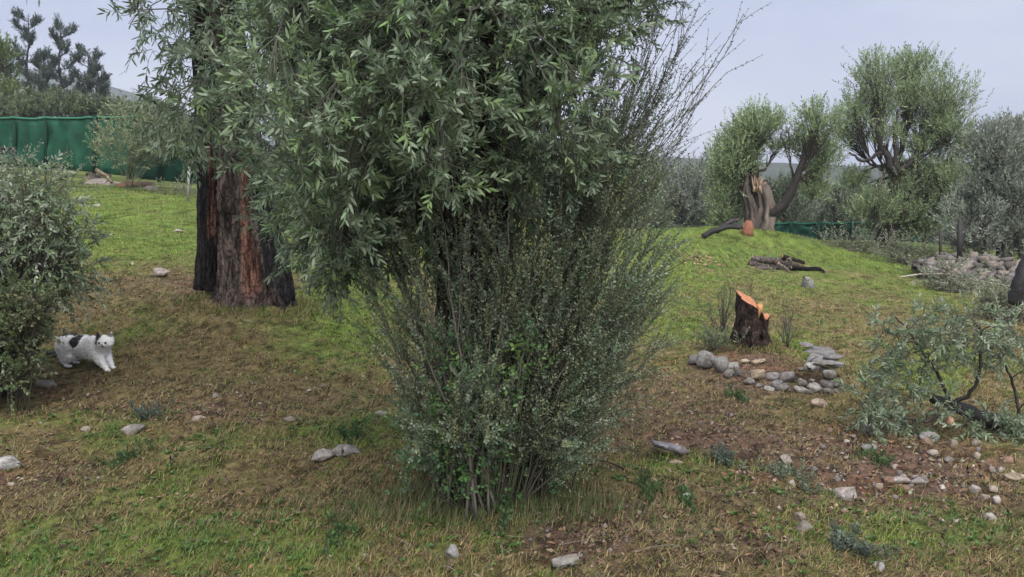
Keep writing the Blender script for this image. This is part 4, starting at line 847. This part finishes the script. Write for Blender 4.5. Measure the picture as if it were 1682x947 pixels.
# long two-lobed stone left of the shrub, slate slab
g = GP(550, 758); a = Acc(); o = thing('long_rock', 'long grey knobbly rock lying left of the shrub', 'rock', g)
rock(a, g + [-.055, .03, .025], (.17, .11, .07), .3, 3, (.34, .32, .32), 3); build('stone', a, M_rock, o, g)
a = Acc(); rock(a, g + [.055, .055, .035], (.17, .11, .075), .35, 5, (.32, .31, .31), 3); build('stone', a, M_rock, o, g)
g = GP(1100, 748); a = Acc(); rock(a, (0, 0, .05), (.235, .16, .05), -.5, 8, (.25, .25, .3), 3, tilt=(-.28, .12)); o = build('slate_slab', a, M_rock); o.location = tuple(g); tag(o, 'flat blue-grey slate slab with dark underside', 'rock')
# loose rubble stones, each named by size, colour and the nearest landmark
LM = [('long flat pale stone', 1478, 786), ('charred trunk end', 1560, 700), ('oval pinkish stone', 1390, 810), ('white rounded stone', 1640, 822), ('beige flat stone', 1672, 790), ('grassy boulder', 1432, 708), ('grey boulder', 1530, 722), ('slate slab', 1100, 740),
      ('stone ring', 1255, 640), ('half buried stone', 1322, 866), ('wide pale stone', 1640, 848), ('white gap stone', 1546, 802), ('left edge slab', 12, 762), ('speckled stone', 218, 706), ('small pale strip stone', 326, 688), ('long knobbly rock', 550, 750),
      ('pale leafy patch', 1300, 785), ('foot of the big shrub', 800, 820), ('dark hollowed stone', 930, 924), ('shrub side', 620, 640), ('blue-green wispy weed', 1185, 755)]
CW = [('tan', (.34, .29, .25)), ('whitish', (.40, .36, .33)), ('dark grey', (.22, .2, .2)), ('reddish brown', (.30, .2, .155))]
def where(x, y):
    n, lx, ly = min(LM, key=lambda q: (q[1] - x) ** 2 + ((q[2] - y) * 1.6) ** 2); dx, dy = x - lx, (y - ly) * 1.6; d = math.hypot(dx, dy)
    h = 'right' if dx > 0 else 'left'; v = 'below' if dy > 0 else 'above'
    w = f'just {v}' if abs(dy) > 2.2 * abs(dx) else f'{h} of' if abs(dx) > 2.2 * abs(dy) else f'{v} and {h} of'
    return ('well ' if d > 75 and not w.startswith('just') else '') + w + ' the ' + n
seen = {}
def loose(n, pick, group, name, w0, w1, seed, sub):
    k = 0
    while k < n:
        x, y = pick(k)
        if not (-20 < x < 1720 and 610 < y < 925): continue
        w = w0 + w1 * rng.random() ** 2; cn, cc = CW[rng.integers(0, 4)]; sz = 'very small' if w < w0 + w1 * .12 else 'small' if w < w0 + w1 * .45 else 'medium sized'
        lab = f'{sz} {cn} stone {where(x, y)}'
        if seen.get(lab, 0) >= 1: seen[lab] += 1; k += (seen[lab] > 25); continue
        seen[lab] = 1; k += 1
        stone(lab, x, y, w, w * (.5 + .2 * rng.random()), cc, seed=seed + k, group=group, name=name, sub=sub, yaw=rng.random() * 3)
def pk1(k):
    x, y = 1480 + rng.normal() * 135, 778 + rng.normal() * 32
    return (x, y) if 1240 < x and 700 < y < 860 else (-99, 0)
loose(85, pk1, 'small stones of the rubble patch', 'rubble_stone', 8, 17, 200, 2)
def pk2(k):
    x, y = [(1150, 690), (1250, 715), (80, 780), (350, 660), (1000, 880), (1330, 690), (500, 620)][k % 7]; return x + rng.normal() * 75, y + rng.normal() * 22
loose(45, pk2, 'little stones in the dry grass', 'small_stone', 6, 8, 400, 2)

# stone ring with parts
rb = GP(1255, 600); ring = thing('dry_stone_ring', 'curved dry stone edging built in front of the orange-topped stump', 'stone edging', rb)
def ring_stone(px, py, w, h, col, seed, tilt=(0, 0), Y=None):
    g = GP(px, py + h * .4) if Y is None else P(px, py + h * .5, Y); s = g[1] / FPX; a = Acc(); W_, H_ = w * s, h * s
    rock(a, (g[0], g[1], g[2] + H_ * .38), (W_ * 1.36, W_ * 1.05, H_ * 1.2), rng.normal() * .2, seed, col, 2, tilt=tilt); build('stone', a, M_rock, ring, rb)
GG = [(.26, .26, .27), (.19, .185, .19), (.36, .35, .34), (.22, .21, .22), (.42, .34, .27)]
for i, (x, y, w, h, c) in enumerate([(1140, 592, 20, 16, 1), (1158, 592, 27, 28, 0), (1181, 600, 24, 27, 0), (1203, 603, 17, 15, 2), (1219, 612, 20, 18, 1), (1242, 617, 19, 19, 4), (1198, 614, 16, 12, 3), (1230, 626, 16, 12, 3), (1260, 635, 18, 14, 2), (1281, 636, 24, 17, 1), (1245, 634, 14, 10, 3), (1298, 641, 14, 12, 3),
                                      (1225, 594, 18, 8, 4), (1244, 594, 20, 7, 4), (1270, 618, 22, 14, 3), (1292, 620, 20, 16, 3), (1312, 640, 18, 12, 2)]): ring_stone(x, y, w, h, GG[c], 600 + i)
Yr = GP(1345, 645)[1]
for i, (x, y, w, h, c, dy) in enumerate([(1318, 622, 24, 18, 2, 0), (1335, 601, 26, 18, 2, 0.02), (1318, 603, 18, 14, 1, .04), (1342, 618, 20, 14, 0, 0), (1362, 612, 22, 14, 0, 0), (1357, 628, 20, 15, 1, 0), (1338, 634, 20, 16, 2, 0), (1372, 626, 14, 16, 3, 0.02), (1355, 641, 20, 13, 3, -.02), (1374, 641, 14, 14, 1, 0), (1322, 640, 20, 12, 2, -.04), (1320, 652, 16, 10, 2, -.06), (1367, 599, 22, 13, 0, .05), (1350, 605, 16, 10, 3, .1)]):
    ring_stone(x, y, w, h, GG[c], 650 + i, Y=Yr + dy)
for i, (x, y, w, h, dy) in enumerate([(1340, 588, 52, 9, .25), (1358, 592, 44, 10, .1), (1350, 579, 46, 8, .4), (1345, 572, 34, 7, .55), (1330, 567, 30, 6, .7), (1368, 586, 26, 9, .15)]):
    ring_stone(x, y, w, h, (.24, .24, .255), 680 + i, Y=Yr + dy, tilt=(.05, .05))

# stump
st = GP(1234, 562); stump = thing('tree_stump', 'short dark olive stump with a slanting fresh orange cut on top', 'stump', st); s_ = st[1] / FPX
n, k = 34, 56; a = Acc(); th = np.arange(k) * 2 * math.pi / k; rows = []
h0 = 82 * s_; R0 = 27 * s_
def stop(x, y): return h0 * (.80 - .19 * x / R0 + .07 * y / R0 - .16 * np.exp(-((x / R0 - .75) / .3) ** 2) + .10 * (fbm(x / R0 * 2.5 + 20, y / R0 * 2.5 + 20, 3) - .5))
for i in range(n):
    t = i / (n - 1); r = R0 * (1 + .45 * np.exp(-t * 6)) * (1 + .10 * np.sin(3 * th + 1) + .45 * (fbm(np.cos(th) * 3 + 9, np.sin(th) * 3 + t * 4 + 9, 2) - .5) + .25 * (fbm(np.cos(th) * 9 + 9, np.sin(th) * 9 + t * 9 + 9, 4) - .5))
    x = np.cos(th) * r; y = np.sin(th) * r * .9; z = t * stop(x, y) - .05 * (1 - t); rows.append(np.stack([x, y, z], 1))
V = np.stack(rows).reshape(-1, 3); i_ = np.arange(n - 1)[:, None] * k + np.arange(k)[None]; j_ = np.arange(n - 1)[:, None] * k + (np.arange(k)[None] + 1) % k
cc = np.array([.05, .034, .028]) * (.5 + 1.2 * fbm(V[:, 0] * 30, V[:, 2] * 12 + V[:, 1] * 20, 6)[:, None]); a.add(V + st, [np.stack([i_, j_, j_ + k, i_ + k], -1).reshape(-1, 4)], cc); build('bark', a, M_bark, stump, st, True)
a = Acc(); rim = rows[-1]; rs = []
for q, dz in ((1.0, 0), (.97, .006), (.6, .012), (.25, .004)): w_ = rim.copy(); w_[:, :2] *= q; w_[:, 2] = stop(w_[:, 0], w_[:, 1]) + dz; rs.append(w_)
V = np.stack(rs).reshape(-1, 3); m4 = 4; i_ = np.arange(m4 - 1)[:, None] * k + np.arange(k)[None]; j_ = np.arange(m4 - 1)[:, None] * k + (np.arange(k)[None] + 1) % k
a.add(V + st, [np.stack([i_, j_, j_ + k, i_ + k], -1).reshape(-1, 4), (np.arange(k) + 3 * k)[None]], (.40, .18, .10)); build('cut_face', a, M_wood, stump, st)
a = Acc(); tube(a, np.array([st + [R0 * .1, -R0 * .93, h0 * .52], st + [R0 * .2, -R0 * 1.0, h0 * .7], st + [R0 * .2, -R0 * .85, h0 * .8]]), [.008, .022, .03], (.5, .25, .11), 7); build('splinter', a, M_wood, stump, st)
for i, (x, y, w, lab) in enumerate(((1222, 545, .05, 0), (1240, 556, .05, 0), (1255, 548, .045, 0))):
    a = Acc(); c = P(x, y, st[1] - .2); rock(a, c, (.09, .09, .12), 0, 30 + i, (.06, .05, .045), 2); build('bark_knob', a, M_bark, stump, st)
foot_grass(st[0], st[1], .24, 700, 'grass and straw growing round the foot of the stump')
foot_grass(lb[0], lb[1], .62, 1500, 'grass and straw growing against the burnt olive trunk', .08)
# shoots beside the stump
def shoots(label, px, py, n, hpx, spread, cols, lL=.018, lW=.008, name='sapling_cluster', tc=(.1, .09, .075)):
    g = GP(px, py); s = g[1] / FPX; o = thing(name, label, 'shrub', g)
    if name == 'weed': hpx *= .5; spread *= .7; lL *= .8
    for i in range(n):
        a = Acc(); b = g + [rng.normal() * spread * s * .3, rng.normal() * .06, 0]; e = b + np.array([rng.normal() * spread * s, rng.normal() * .1, hpx * s * (.6 + .5 * rng.random())])
        p = bez(b, b + (e - b) * [.2, .2, .4], e - [0, 0, .08], e, 7); tube(a, p, np.linspace(.005, .002, 7), tc, 4); f = Acc()
        k = rng.integers(1, 7, 7); sprays(f, f, p[k], nrm(rvec(7) * .6 + [0, 0, 1]), .14 if name != 'weed' else .05, 10, lL, lW, 0., cols, six=False)
        b_ = build('stem', a, M_twig, o, g); tag(build('foliage', f, M_leaf, b_), kind='stuff')
shoots('thin dark twiggy shoots standing left of the stump', 1187, 545, 13, 70, 20, SH * .7)
shoots('thin brown twigs standing right of the stump', 1293, 568, 8, 60, 14, SH * .7, .01, .005)
shoots('pale leafy sprig sprawling at the foot of the stump shoots', 1175, 578, 9, 26, 26, np.array([[.2, .24, .15], [.16, .2, .12]]), .04, .01, 'leafy_sprig')
for i, (x, y, n, h, sp, lab, c) in enumerate(((1185, 760, 9, 36, 24, 'blue-green wispy weed right of the slate slab', 0), (1060, 806, 9, 20, 16, 'dark green tuft in the grass below the thin twig', 1), (1125, 822, 8, 14, 14, 'dark rosette weed beside the round pale stone', 1), (585, 722, 14, 30, 24, 'lush green tuft just left of the shrub foot', 1), (1400, 905, 12, 40, 30, 'blue-green wispy weed in the yellow grass at bottom right', 0),
        (240, 690, 10, 40, 20, 'grey-green dry weed above the speckled stone', 0), (1300, 785, 12, 22, 40, 'pale grey-green leafy patch at the rubble edge', 2), (1440, 760, 8, 20, 20, 'green weed growing in the rubble', 1), (560, 885, 10, 18, 30, 'low dark green weeds at bottom middle left', 1), (830, 845, 14, 34, 30, 'bright grass-green weeds at the shrub foot', 1), (205, 755, 8, 12, 14, 'dark little rosette in the left foreground', 1), (1210, 655, 8, 16, 10, 'dark tuft below the stone ring', 1))):
    shoots(lab, x, y, n, h, sp, [np.array([[.11, .15, .12], [.13, .16, .12]]), np.array([[.06, .12, .04], [.08, .15, .05]]), np.array([[.2, .24, .17], [.17, .21, .14]])][c], .024, .009, 'weed', (.09, .11, .06))
# thin dead twig, arching pale twig
a = Acc(); g = GP(1030, 776); tw = thing('dead_twig', 'thin black forked twig sticking up from the straw right of the shrub', 'twig', g)
tube(a, np.array([g, P(1012, 764, g[1] - .02), P(996, 757, g[1] - .03), P(978, 757, g[1] - .05)]), [.006, .005, .004, .003], (.025, .02, .018), 5); build('stick', a, M_twig, tw, g)
a = Acc(); tube(a, np.array([P(996, 757, g[1] - .03), P(995, 752, g[1] - .03)]), .003, (.025, .02, .018), 4); build('side_twig', a, M_twig, tw, g)
g = GP(1478, 456); a = Acc(); pts = np.array([g, P(1510, 450, g[1]), P(1550, 449, g[1] - .3), P(1595, 458, g[1] - .6), P(1660, 470, g[1] - .9)]); o = thing('arching_twig', 'long pale bare twig arching over the brush at right', 'twig', g)
s = np.linspace(0, 4, 16); tube(a, np.stack([np.interp(s, range(5), pts[:, i]) for i in range(3)], 1), np.linspace(.022, .01, 16), (.34, .31, .25), 6); build('stick', a, M_twig, o, g)

# brush heaps in front of the right trees, stone wall, posts
for i, (pp, lab, d, n) in enumerate((([(1345, 395), (1400, 388), (1440, 392), (1445, 415), (1400, 420), (1350, 408)], 'pale cut brush heap in front of the distant net', 22.5, 14), ([(1440, 405), (1500, 395), (1535, 415), (1530, 435), (1470, 435)], 'brush heap of arching twigs at the foot of the tallest tree', 21., 14),
        ([(1500, 450), (1560, 440), (1620, 465), (1600, 490), (1520, 480)], 'low grey-green brush before the stone wall', 15.5, 12), ([(1600, 480), (1700, 475), (1720, 520), (1620, 510)], 'grey-green brush at the right edge above the fallen branch', 11.5, 12))):
    q = poly_pts(pp, n + 10, 9); base = GY(np.mean([k[0] for k in pp]), d)
    bush('brush_heap', lab, 'brush heap', base, P(q[:, 0], q[:, 1] + 4, d + rng.random(len(q)) * .6), .26 * d / 20, 13, .35 * d / 20, 14, .055, .018, np.array([[.26, .28, .2], [.2, .23, .15], [.32, .32, .24]]), up=.3)
wb = GY(1600, 18.5); wall = thing('dry_stone_wall', 'long tumbled grey dry stone wall at the far right', 'wall', wb); c_ = 0
for r_ in range(6):
    x = 1500 + r_ * 6 + rng.random() * 6
    while x < 1790:
        w = 11 + 13 * rng.random(); top_ = np.interp(x, [1500, 1540, 1600, 1680, 1790], [424, 414, 418, 428, 440]); bot_ = np.interp(x, [1500, 1560, 1620, 1682, 1790], [432, 452, 466, 482, 500])
        y = bot_ + (top_ - bot_) * (r_ + .4) / 6 + rng.normal() * 1.5; Y = 17.2 + r_ * .42 + rng.normal() * .08 - (x - 1600) * .008; a = Acc(); q = P(x + w / 2, y, Y); s = Y / FPX
        rock(a, q, (w * s * 1.1, w * s * .9, (11 + 8 * rng.random()) * s), rng.normal() * .5, 800 + c_, np.array([(.20, .19, .2), (.24, .225, .23), (.14, .13, .135), (.27, .235, .22)][c_ % 4]), 1); c_ += 1; build('stone', a, M_rock, wall, wb); x += w * .92
# earth core that carries the wall stones
a = Acc(); xs = np.linspace(1500, 1790, 20); lo = P(xs, np.interp(xs, [1500, 1560, 1620, 1682, 1790], [436, 458, 472, 488, 506]), 17.3); hi = P(xs, np.interp(xs, [1500, 1540, 1600, 1680, 1790], [426, 418, 422, 432, 444]), 19.6); hb = hi + [0, .4, 0]; hb[:, 2] -= 1.2
V = np.concatenate([lo, hi, hb]); ix = np.arange(60).reshape(3, 20); a.add(V, [np.stack([ix[:-1, :-1], ix[:-1, 1:], ix[1:, 1:], ix[1:, :-1]], -1).reshape(-1, 4)], (.09, .08, .07)); build('rubble_core', a, M_ground, wall, wb)
for lab, x, y0, y1, r in (('slim dark post left of the pair above the wall', 1545, 428, 378, .035), ('thicker dark post right of the pair above the wall', 1577, 424, 362, .06)):
    b = P(x, y0, 19.4); o = thing('wooden_post', lab, 'post', b, 'dark posts above the stone wall'); a = Acc(); tube(a, np.array([b - [0, 0, .2], P(x, y1, 19.4)]), r, (.025, .02, .02), 8); build('shaft', a, M_char, o, b)
# rubble and red earth clods under the left net, wood chips
for i, (x, y, w, h, c, lab) in enumerate(((165, 284, 30, 18, (.2, .14, .12), 'brown root clod at the left of the heap by the net'), (162, 298, 34, 14, (.3, .27, .26), 'grey stone at the bottom of the heap by the net'), (210, 302, 28, 16, (.24, .09, .06), 'red earth lump in the heap by the net'), (235, 302, 22, 12, (.2, .14, .12), 'dark log end right of the red lump'), (185, 300, 22, 12, (.32, .28, .26), 'pale stone between the clod and red lump'), (248, 308, 18, 10, (.3, .26, .25), 'pale stone at the right end of the heap'), (4, 274, 26, 16, (.26, .2, .18), 'pinkish stump lump beneath the black rail'), (150, 290, 20, 12, (.15, .12, .11), 'dark clod at the left end of the heap'))):
    g = GP(x, y + h * .3) - [0, 0, .02]; s = g[1] / FPX * 1.5; a = Acc(); rock(a, (0, 0, 0), (w * s, w * s * .7, h * s), 0, 50 + i, c, 2); o = build('rubble_lump', a, M_rock); o.location = tuple(g); tag(o, lab, 'rubble', 'heap of stones and clods by the net')
log('bare_branch', 'bare pale branch leaning on the heap by the net', 'branch', [(158, 278), (172, 286), (185, 300)], 21.6, .05, (.25, .2, .15))
f = Acc(); g = GP(1147, 426); n = 130; xx = g[0] + rng.normal(size=n) * .28; yy = g[1] + rng.normal(size=n) * .45; leaves(f, np.stack([xx, yy, hgt(xx, yy) + .02], 1), nrm(rng.normal(size=(n, 3)) * [1, 1, .4]), .09, .05, np.array([[.28, .18, .12]]) * (.7 + .6 * rng.random((n, 1))), False)
tag(build('wood_chips', f, M_wood), 'orange wood chips scattered on the grass beyond the shrub', 'wood chips', kind='stuff')

# ------------------------------------------------------------------ fallen branch at right
fb = GP(1600, 712); fall = thing('fallen_branch', 'fallen charred olive branch with leafy twigs at the right', 'branch', fb); Yf = fb[1]
def limb(pts, r0, r1, col, name='limb', mat=None, k=9):
    a = Acc(); pp = np.array([P(x, y, Yf + dy) for x, y, dy in pts]); n = len(pp); s = np.linspace(0, n - 1, 16)
    p = wobble(np.stack([np.interp(s, range(n), pp[:, i]) for i in range(3)], 1), .006, int(pts[0][0])); tube(a, p, np.linspace(r0, r1, 16), col, k, gnarl=.12, seed=3); build(name, a, mat or M_char, fall, fb, True); return p
BK = (.016, .015, .016)
m1 = limb([(1720, 728, 0), (1660, 700, .05), (1610, 690, .1), (1570, 668, .1), (1530, 655, .1)], .08, .03, BK, 'charred_trunk')
m2 = limb([(1560, 664, .1), (1588, 652, .05), (1608, 615, 0), (1614, 575, 0), (1612, 545, -.05)], .016, .006, (.03, .027, .025))
m3 = limb([(1560, 660, .1), (1540, 610, .1), (1520, 580, .1), (1500, 548, .1), (1470, 520, .1)], .013, .005, (.03, .027, .025))
m4 = limb([(1680, 700, .1), (1668, 640, .2), (1655, 600, .2), (1640, 560, .2)], .012, .005, (.03, .027, .025))
m5 = limb([(1570, 672, .0), (1520, 690, -.1), (1470, 680, -.1), (1420, 660, -.1)], .012, .005, (.05, .045, .04))
m6 = limb([(1720, 728, 0), (1780, 735, .1), (1860, 720, .2)], .075, .05, BK)
allm = np.concatenate([m1, m2, m3, m4, m5])
FL = np.array([[.15, .20, .11], [.2, .25, .155], [.12, .165, .085], [.25, .29, .20]])
q = np.array([(1600, 690), (1640, 690), (1555, 655), (1415, 660), (1440, 640), (1430, 680), (1465, 665), (1490, 650), (1460, 690), (1500, 685), (1450, 620), (1480, 610), (1510, 625), (1455, 585), (1490, 580), (1470, 550), (1500, 540), (1540, 540), (1570, 545), (1600, 545), (1630, 550), (1655, 565), (1450, 540), (1520, 515), (1560, 520), (1600, 515), (1640, 530), (1670, 545), (1690, 560), (1540, 590),
              (1670, 740), (1650, 745), (1690, 750), (1630, 725), (1700, 660), (1500, 705), (1720, 700), (1560, 560), (1425, 645), (1600, 580), (1730, 560), (1760, 600), (1740, 740)])
C3 = P(q[:, 0], q[:, 1] + 6, Yf + rng.normal(size=len(q)) * .12)
C3[:, 2] = np.maximum(C3[:, 2], hgt(C3[:, 0], C3[:, 1]) + .04)
def near_f(c): return allm[(np.linalg.norm(allm - c, axis=1)).argmin()]
crown_branches(fall, fb, C3, near_f, 10, .15, 20, .042, .0115, FL, [None, (.22, .25, .19)], rad=.085, hang=.15, limb_r=.006)
a = Acc(); c = P(1562, 690, Yf - .1); rock(a, c, (.06, .05, .07), 0, 3, (.5, .32, .22), 2); build('torn_wood', a, M_wood, fall, fb)

# ------------------------------------------------------------------ cat
def make_cat():
    g = GP(178, 607); yaw = math.radians(-24); fw = np.array([math.cos(yaw), math.sin(yaw), 0]); org = g - fw * .225
    CS = np.array([1.12, 1.12, .98]); bm = bmesh.new()
    def ell(c, r, rot=0.):
        r_ = bmesh.ops.create_icosphere(bm, subdivisions=3, radius=1)
        for v in r_['verts']:
            p = np.array(v.co[:]) * np.array(r); cr_, sr_ = math.cos(rot), math.sin(rot); v.co = (p[0] * cr_ + p[2] * sr_ + c[0], p[1] + c[1], -p[0] * sr_ + p[2] * cr_ + c[2])
    def cap(p0, p1, r0, r1, n=7):
        p0, p1 = np.array(p0), np.array(p1)
        for i in range(n): t = i / (n - 1); c = p0 + (p1 - p0) * t; r = r0 + (r1 - r0) * t; ell(c, (r, r, r))
    ell((-.15, 0, .16), (.12, .088, .108)); ell((-.03, 0, .175), (.13, .074, .088)); ell((.09, 0, .185), (.105, .07, .088)); ell((.03, 0, .15), (.13, .066, .07))
    ell((.135, -.005, .165), (.065, .06, .085)); cap((.13, 0, .20), (.185, -.015, .235), .058, .05)
    # forelegs: one stretched ahead, one planted under the chest
    cap((.13, -.035, .14), (.19, -.04, .07), .04, .026); cap((.19, -.04, .07), (.235, -.042, .012), .025, .019); ell((.25, -.044, .010), (.028, .02, .014))
    cap((.13, .035, .14), (.17, .035, .075), .038, .025); cap((.17, .035, .075), (.20, .035, .012), .024, .018); ell((.212, .035, .010), (.027, .019, .014))
    # hind legs: thigh forward, hock back
    for s, ox in ((-1, 0.0), (1, -.05)):
        ell((-.15 + ox * .5, s * .045, .125), (.085, .038, .085), .3); cap((-.10 + ox, s * .055, .09), (-.175 + ox, s * .055, .055), .032, .02); cap((-.175 + ox, s * .055, .055), (-.145 + ox, s * .055, .012), .019, .016); ell((-.125 + ox, s * .055, .010), (.032, .019, .013))
    # head turned to the viewer
    hc = np.array([.222, -.035, .238]); ha = math.radians(-58); hf = np.array([math.cos(ha), math.sin(ha), -.05]); hs = np.array([-math.sin(ha), math.cos(ha), 0])
    ell(hc, (.06, .062, .053)); ell((.10, 0, .165), (.10, .075, .095)); ell(hc + hf * .018 + hs * .026 + [0, 0, -.014], (.03, .03, .026)); ell(hc + hf * .018 - hs * .026 + [0, 0, -.014], (.03, .03, .026)); ell(hc + hf * .043 + [0, 0, -.014], (.021, .022, .017))
    cap(hc + [-.03, .01, -.03], (.14, 0, .17), .05, .06)
    for s in (-1, 1):
        b0 = hc + hs * s * .036 + [0, 0, .026]
        for i in range(7): t = i / 6; c = b0 + hs * s * .012 * t + np.array([0, 0, .052]) * t; r = .023 * (1 - t) + .004; ell(c, (r * .75, r * .95, r))
    cap((-.25, 0, .17), (-.30, .03, .10), .024, .02); cap((-.30, .03, .10), (-.40, .06, .06), .02, .018); cap((-.40, .06, .06), (-.47, .05, .07), .018, .012)
    me = bpy.data.meshes.new('tmp'); bm.to_mesh(me); bm.free(); ob = bpy.data.objects.new('tmp', me); COL.objects.link(ob)
    r = ob.modifiers.new('r', 'REMESH'); r.mode = 'VOXEL'; r.voxel_size = .0048
    s = ob.modifiers.new('s', 'SMOOTH'); s.iterations = 5; s.factor = .5
    dg = bpy.context.evaluated_depsgraph_get(); m2_ = bpy.data.meshes.new_from_object(ob.evaluated_get(dg)); bpy.data.objects.remove(ob)
    n = len(m2_.vertices); V = np.empty(n * 3); m2_.vertices.foreach_get('co', V); V = V.reshape(-1, 3)
    N = np.empty(n * 3); m2_.vertices.foreach_get('normal', N); N = N.reshape(-1, 3)
    V0 = V
    fl = (fbm(V[:, 0] * 70 + 50, (V[:, 2] + V[:, 1]) * 70 + 50, 3) - .5)[:, None]; V2 = V + N * fl * .006 * (V[:, 2:3] > .03)
    C = np.tile(np.array([.92, .91, .91]), (n, 1)); bk = np.array([.02, .018, .02])
    def patch(c, rad, col=bk):
        e = ((V - c) / rad); d = np.sqrt((e ** 2).sum(1)) + (fbm(V[:, 0] * 40 + 9, V[:, 2] * 40 + V[:, 1] * 30 + 9, 7) - .5) * .5; k = (1 - sstep(.9, 1.05, d))[:, None]; C[:] = C * (1 - k) + np.array(col) * k
    patch((-.045, -.05, .225), (.05, .10, .055)); patch((-.17, .05, .26), (.12, .085, .04)); patch((.06, .05, .27), (.07, .06, .03)); patch((-.30, .0, .12), (.055, .06, .09)); patch((-.42, .05, .07), (.12, .06, .05))
    patch(hc - hs * .04 + hf * .018 + [0, 0, .018], (.036, .032, .046)); patch(hc - hs * .04 + [0, 0, .055], (.03, .03, .035)); patch(hc + hs * .036 + [0, 0, .05], (.022, .022, .024), (.25, .2, .2)); patch(hc + hf * .062 + [0, 0, -.024], (.014, .016, .007), (.12, .1, .11))
    R = np.array([[math.cos(yaw), -math.sin(yaw), 0], [math.sin(yaw), math.cos(yaw), 0], [0, 0, 1]])
    # follow the slope under the feet
    slope = (float(hgt(np.array([org[0] + fw[0] * .2]), np.array([org[1] + fw[1] * .2]))[0]) - float(hgt(np.array([org[0] - fw[0] * .18]), np.array([org[1] - fw[1] * .18]))[0])) / .38
    V2[:, 2] += V2[:, 0] * slope; z0 = float(hgt(org[0:1], org[1:2])[0]); org2 = np.array([org[0], org[1], z0])
    def tow(p): p = np.array(p, float); p[..., 2] += p[..., 0] * slope if False else 0; return p @ R.T + org2
    V2 = V2 * CS; hc, hf = hc * CS, hf * CS
    o = thing('cat', 'white cat with black patches walking through straw beside the olive bush', 'cat', org2)
    fa = np.array([list(p.vertices) for p in m2_.polygons if len(p.vertices) == 4]); ft = [list(p.vertices) for p in m2_.polygons if len(p.vertices) == 3]
    a = Acc(); a.add(V2 @ R.T + org2, [fa] + ([np.array(ft)] if ft else []), C); build('body', a, M_fur, o, org2, True); bpy.data.meshes.remove(m2_)
    W3 = V2 @ R.T + org2; NW = N @ R.T; k = rng.integers(0, n, 9000); k = k[V[k, 2] > .035]; hd = np.linalg.norm(V[k] - hc / CS, axis=1) < .075
    f = Acc(); D = nrm(NW[k] * .55 + rvec(len(k)) * .35 - fw * .35 + np.array([0, 0, -.45])); leaves(f, W3[k] - NW[k] * .002, D, np.where(hd, .007, .017) * (.6 + .7 * rng.random(len(k))), .0035, C[k], False, .2)
    b_ = build('fur', f, M_fur, o, org2); tag(b_, kind='stuff')
    lift = np.array([0, 0, .215 * slope])
    for s in (-1, 1):
        a = Acc(); bm = bmesh.new(); bmesh.ops.create_icosphere(bm, subdivisions=2, radius=.0095); v = np.array([x.co[:] for x in bm.verts]); f_ = np.array([[q.index for q in x.verts] for x in bm.faces]); bm.free()
        a.add((v + hc + hf * .0555 + hs * s * .023 + [0, 0, .004] + lift) @ R.T + org2, [f_], (.05, .06, .03)); build('eye', a, M_eye, o, org2, True)
    a = Acc(); bm = bmesh.new(); bmesh.ops.create_icosphere(bm, subdivisions=2, radius=1); v = np.array([x.co[:] for x in bm.verts]) * [.006, .007, .005]; bm.free()
    a.add((v + hc + hf * .069 + [0, 0, -.008] + lift) @ R.T + org2, [f_], (.35, .16, .16)); build('nose', a, M_eye, o, org2, True)
make_cat()

# ------------------------------------------------------------------ haze
HAZE = 0.0007
if HAZE:
    me = bpy.data.meshes.new('haze'); bm = bmesh.new(); bmesh.ops.create_cube(bm, size=1); bm.to_mesh(me); bm.free()
    hz = bpy.data.objects.new('haze', me); COL.objects.link(hz); hz.scale = (1700, 1150, 125); hz.location = (0, 450, 62.5 - 9)
    m = bpy.data.materials.new('haze'); m.use_nodes = True; t = m.node_tree; t.nodes.clear(); o = t.nodes.new('ShaderNodeOutputMaterial'); v = t.nodes.new('ShaderNodeVolumePrincipled')
    v.inputs['Density'].default_value = HAZE; v.inputs['Color'].default_value = (.86, .9, 1, 1); t.links.new(v.outputs[0], o.inputs['Volume']); me.materials.append(m)
    tag(hz, 'thin pale haze filling the air of the grove', 'haze', kind='stuff')
nt_ = sum(len(o.data.polygons) for o in bpy.data.objects if o.type == 'MESH'); print('POLYS', nt_, 'OBJ', len(bpy.data.objects))
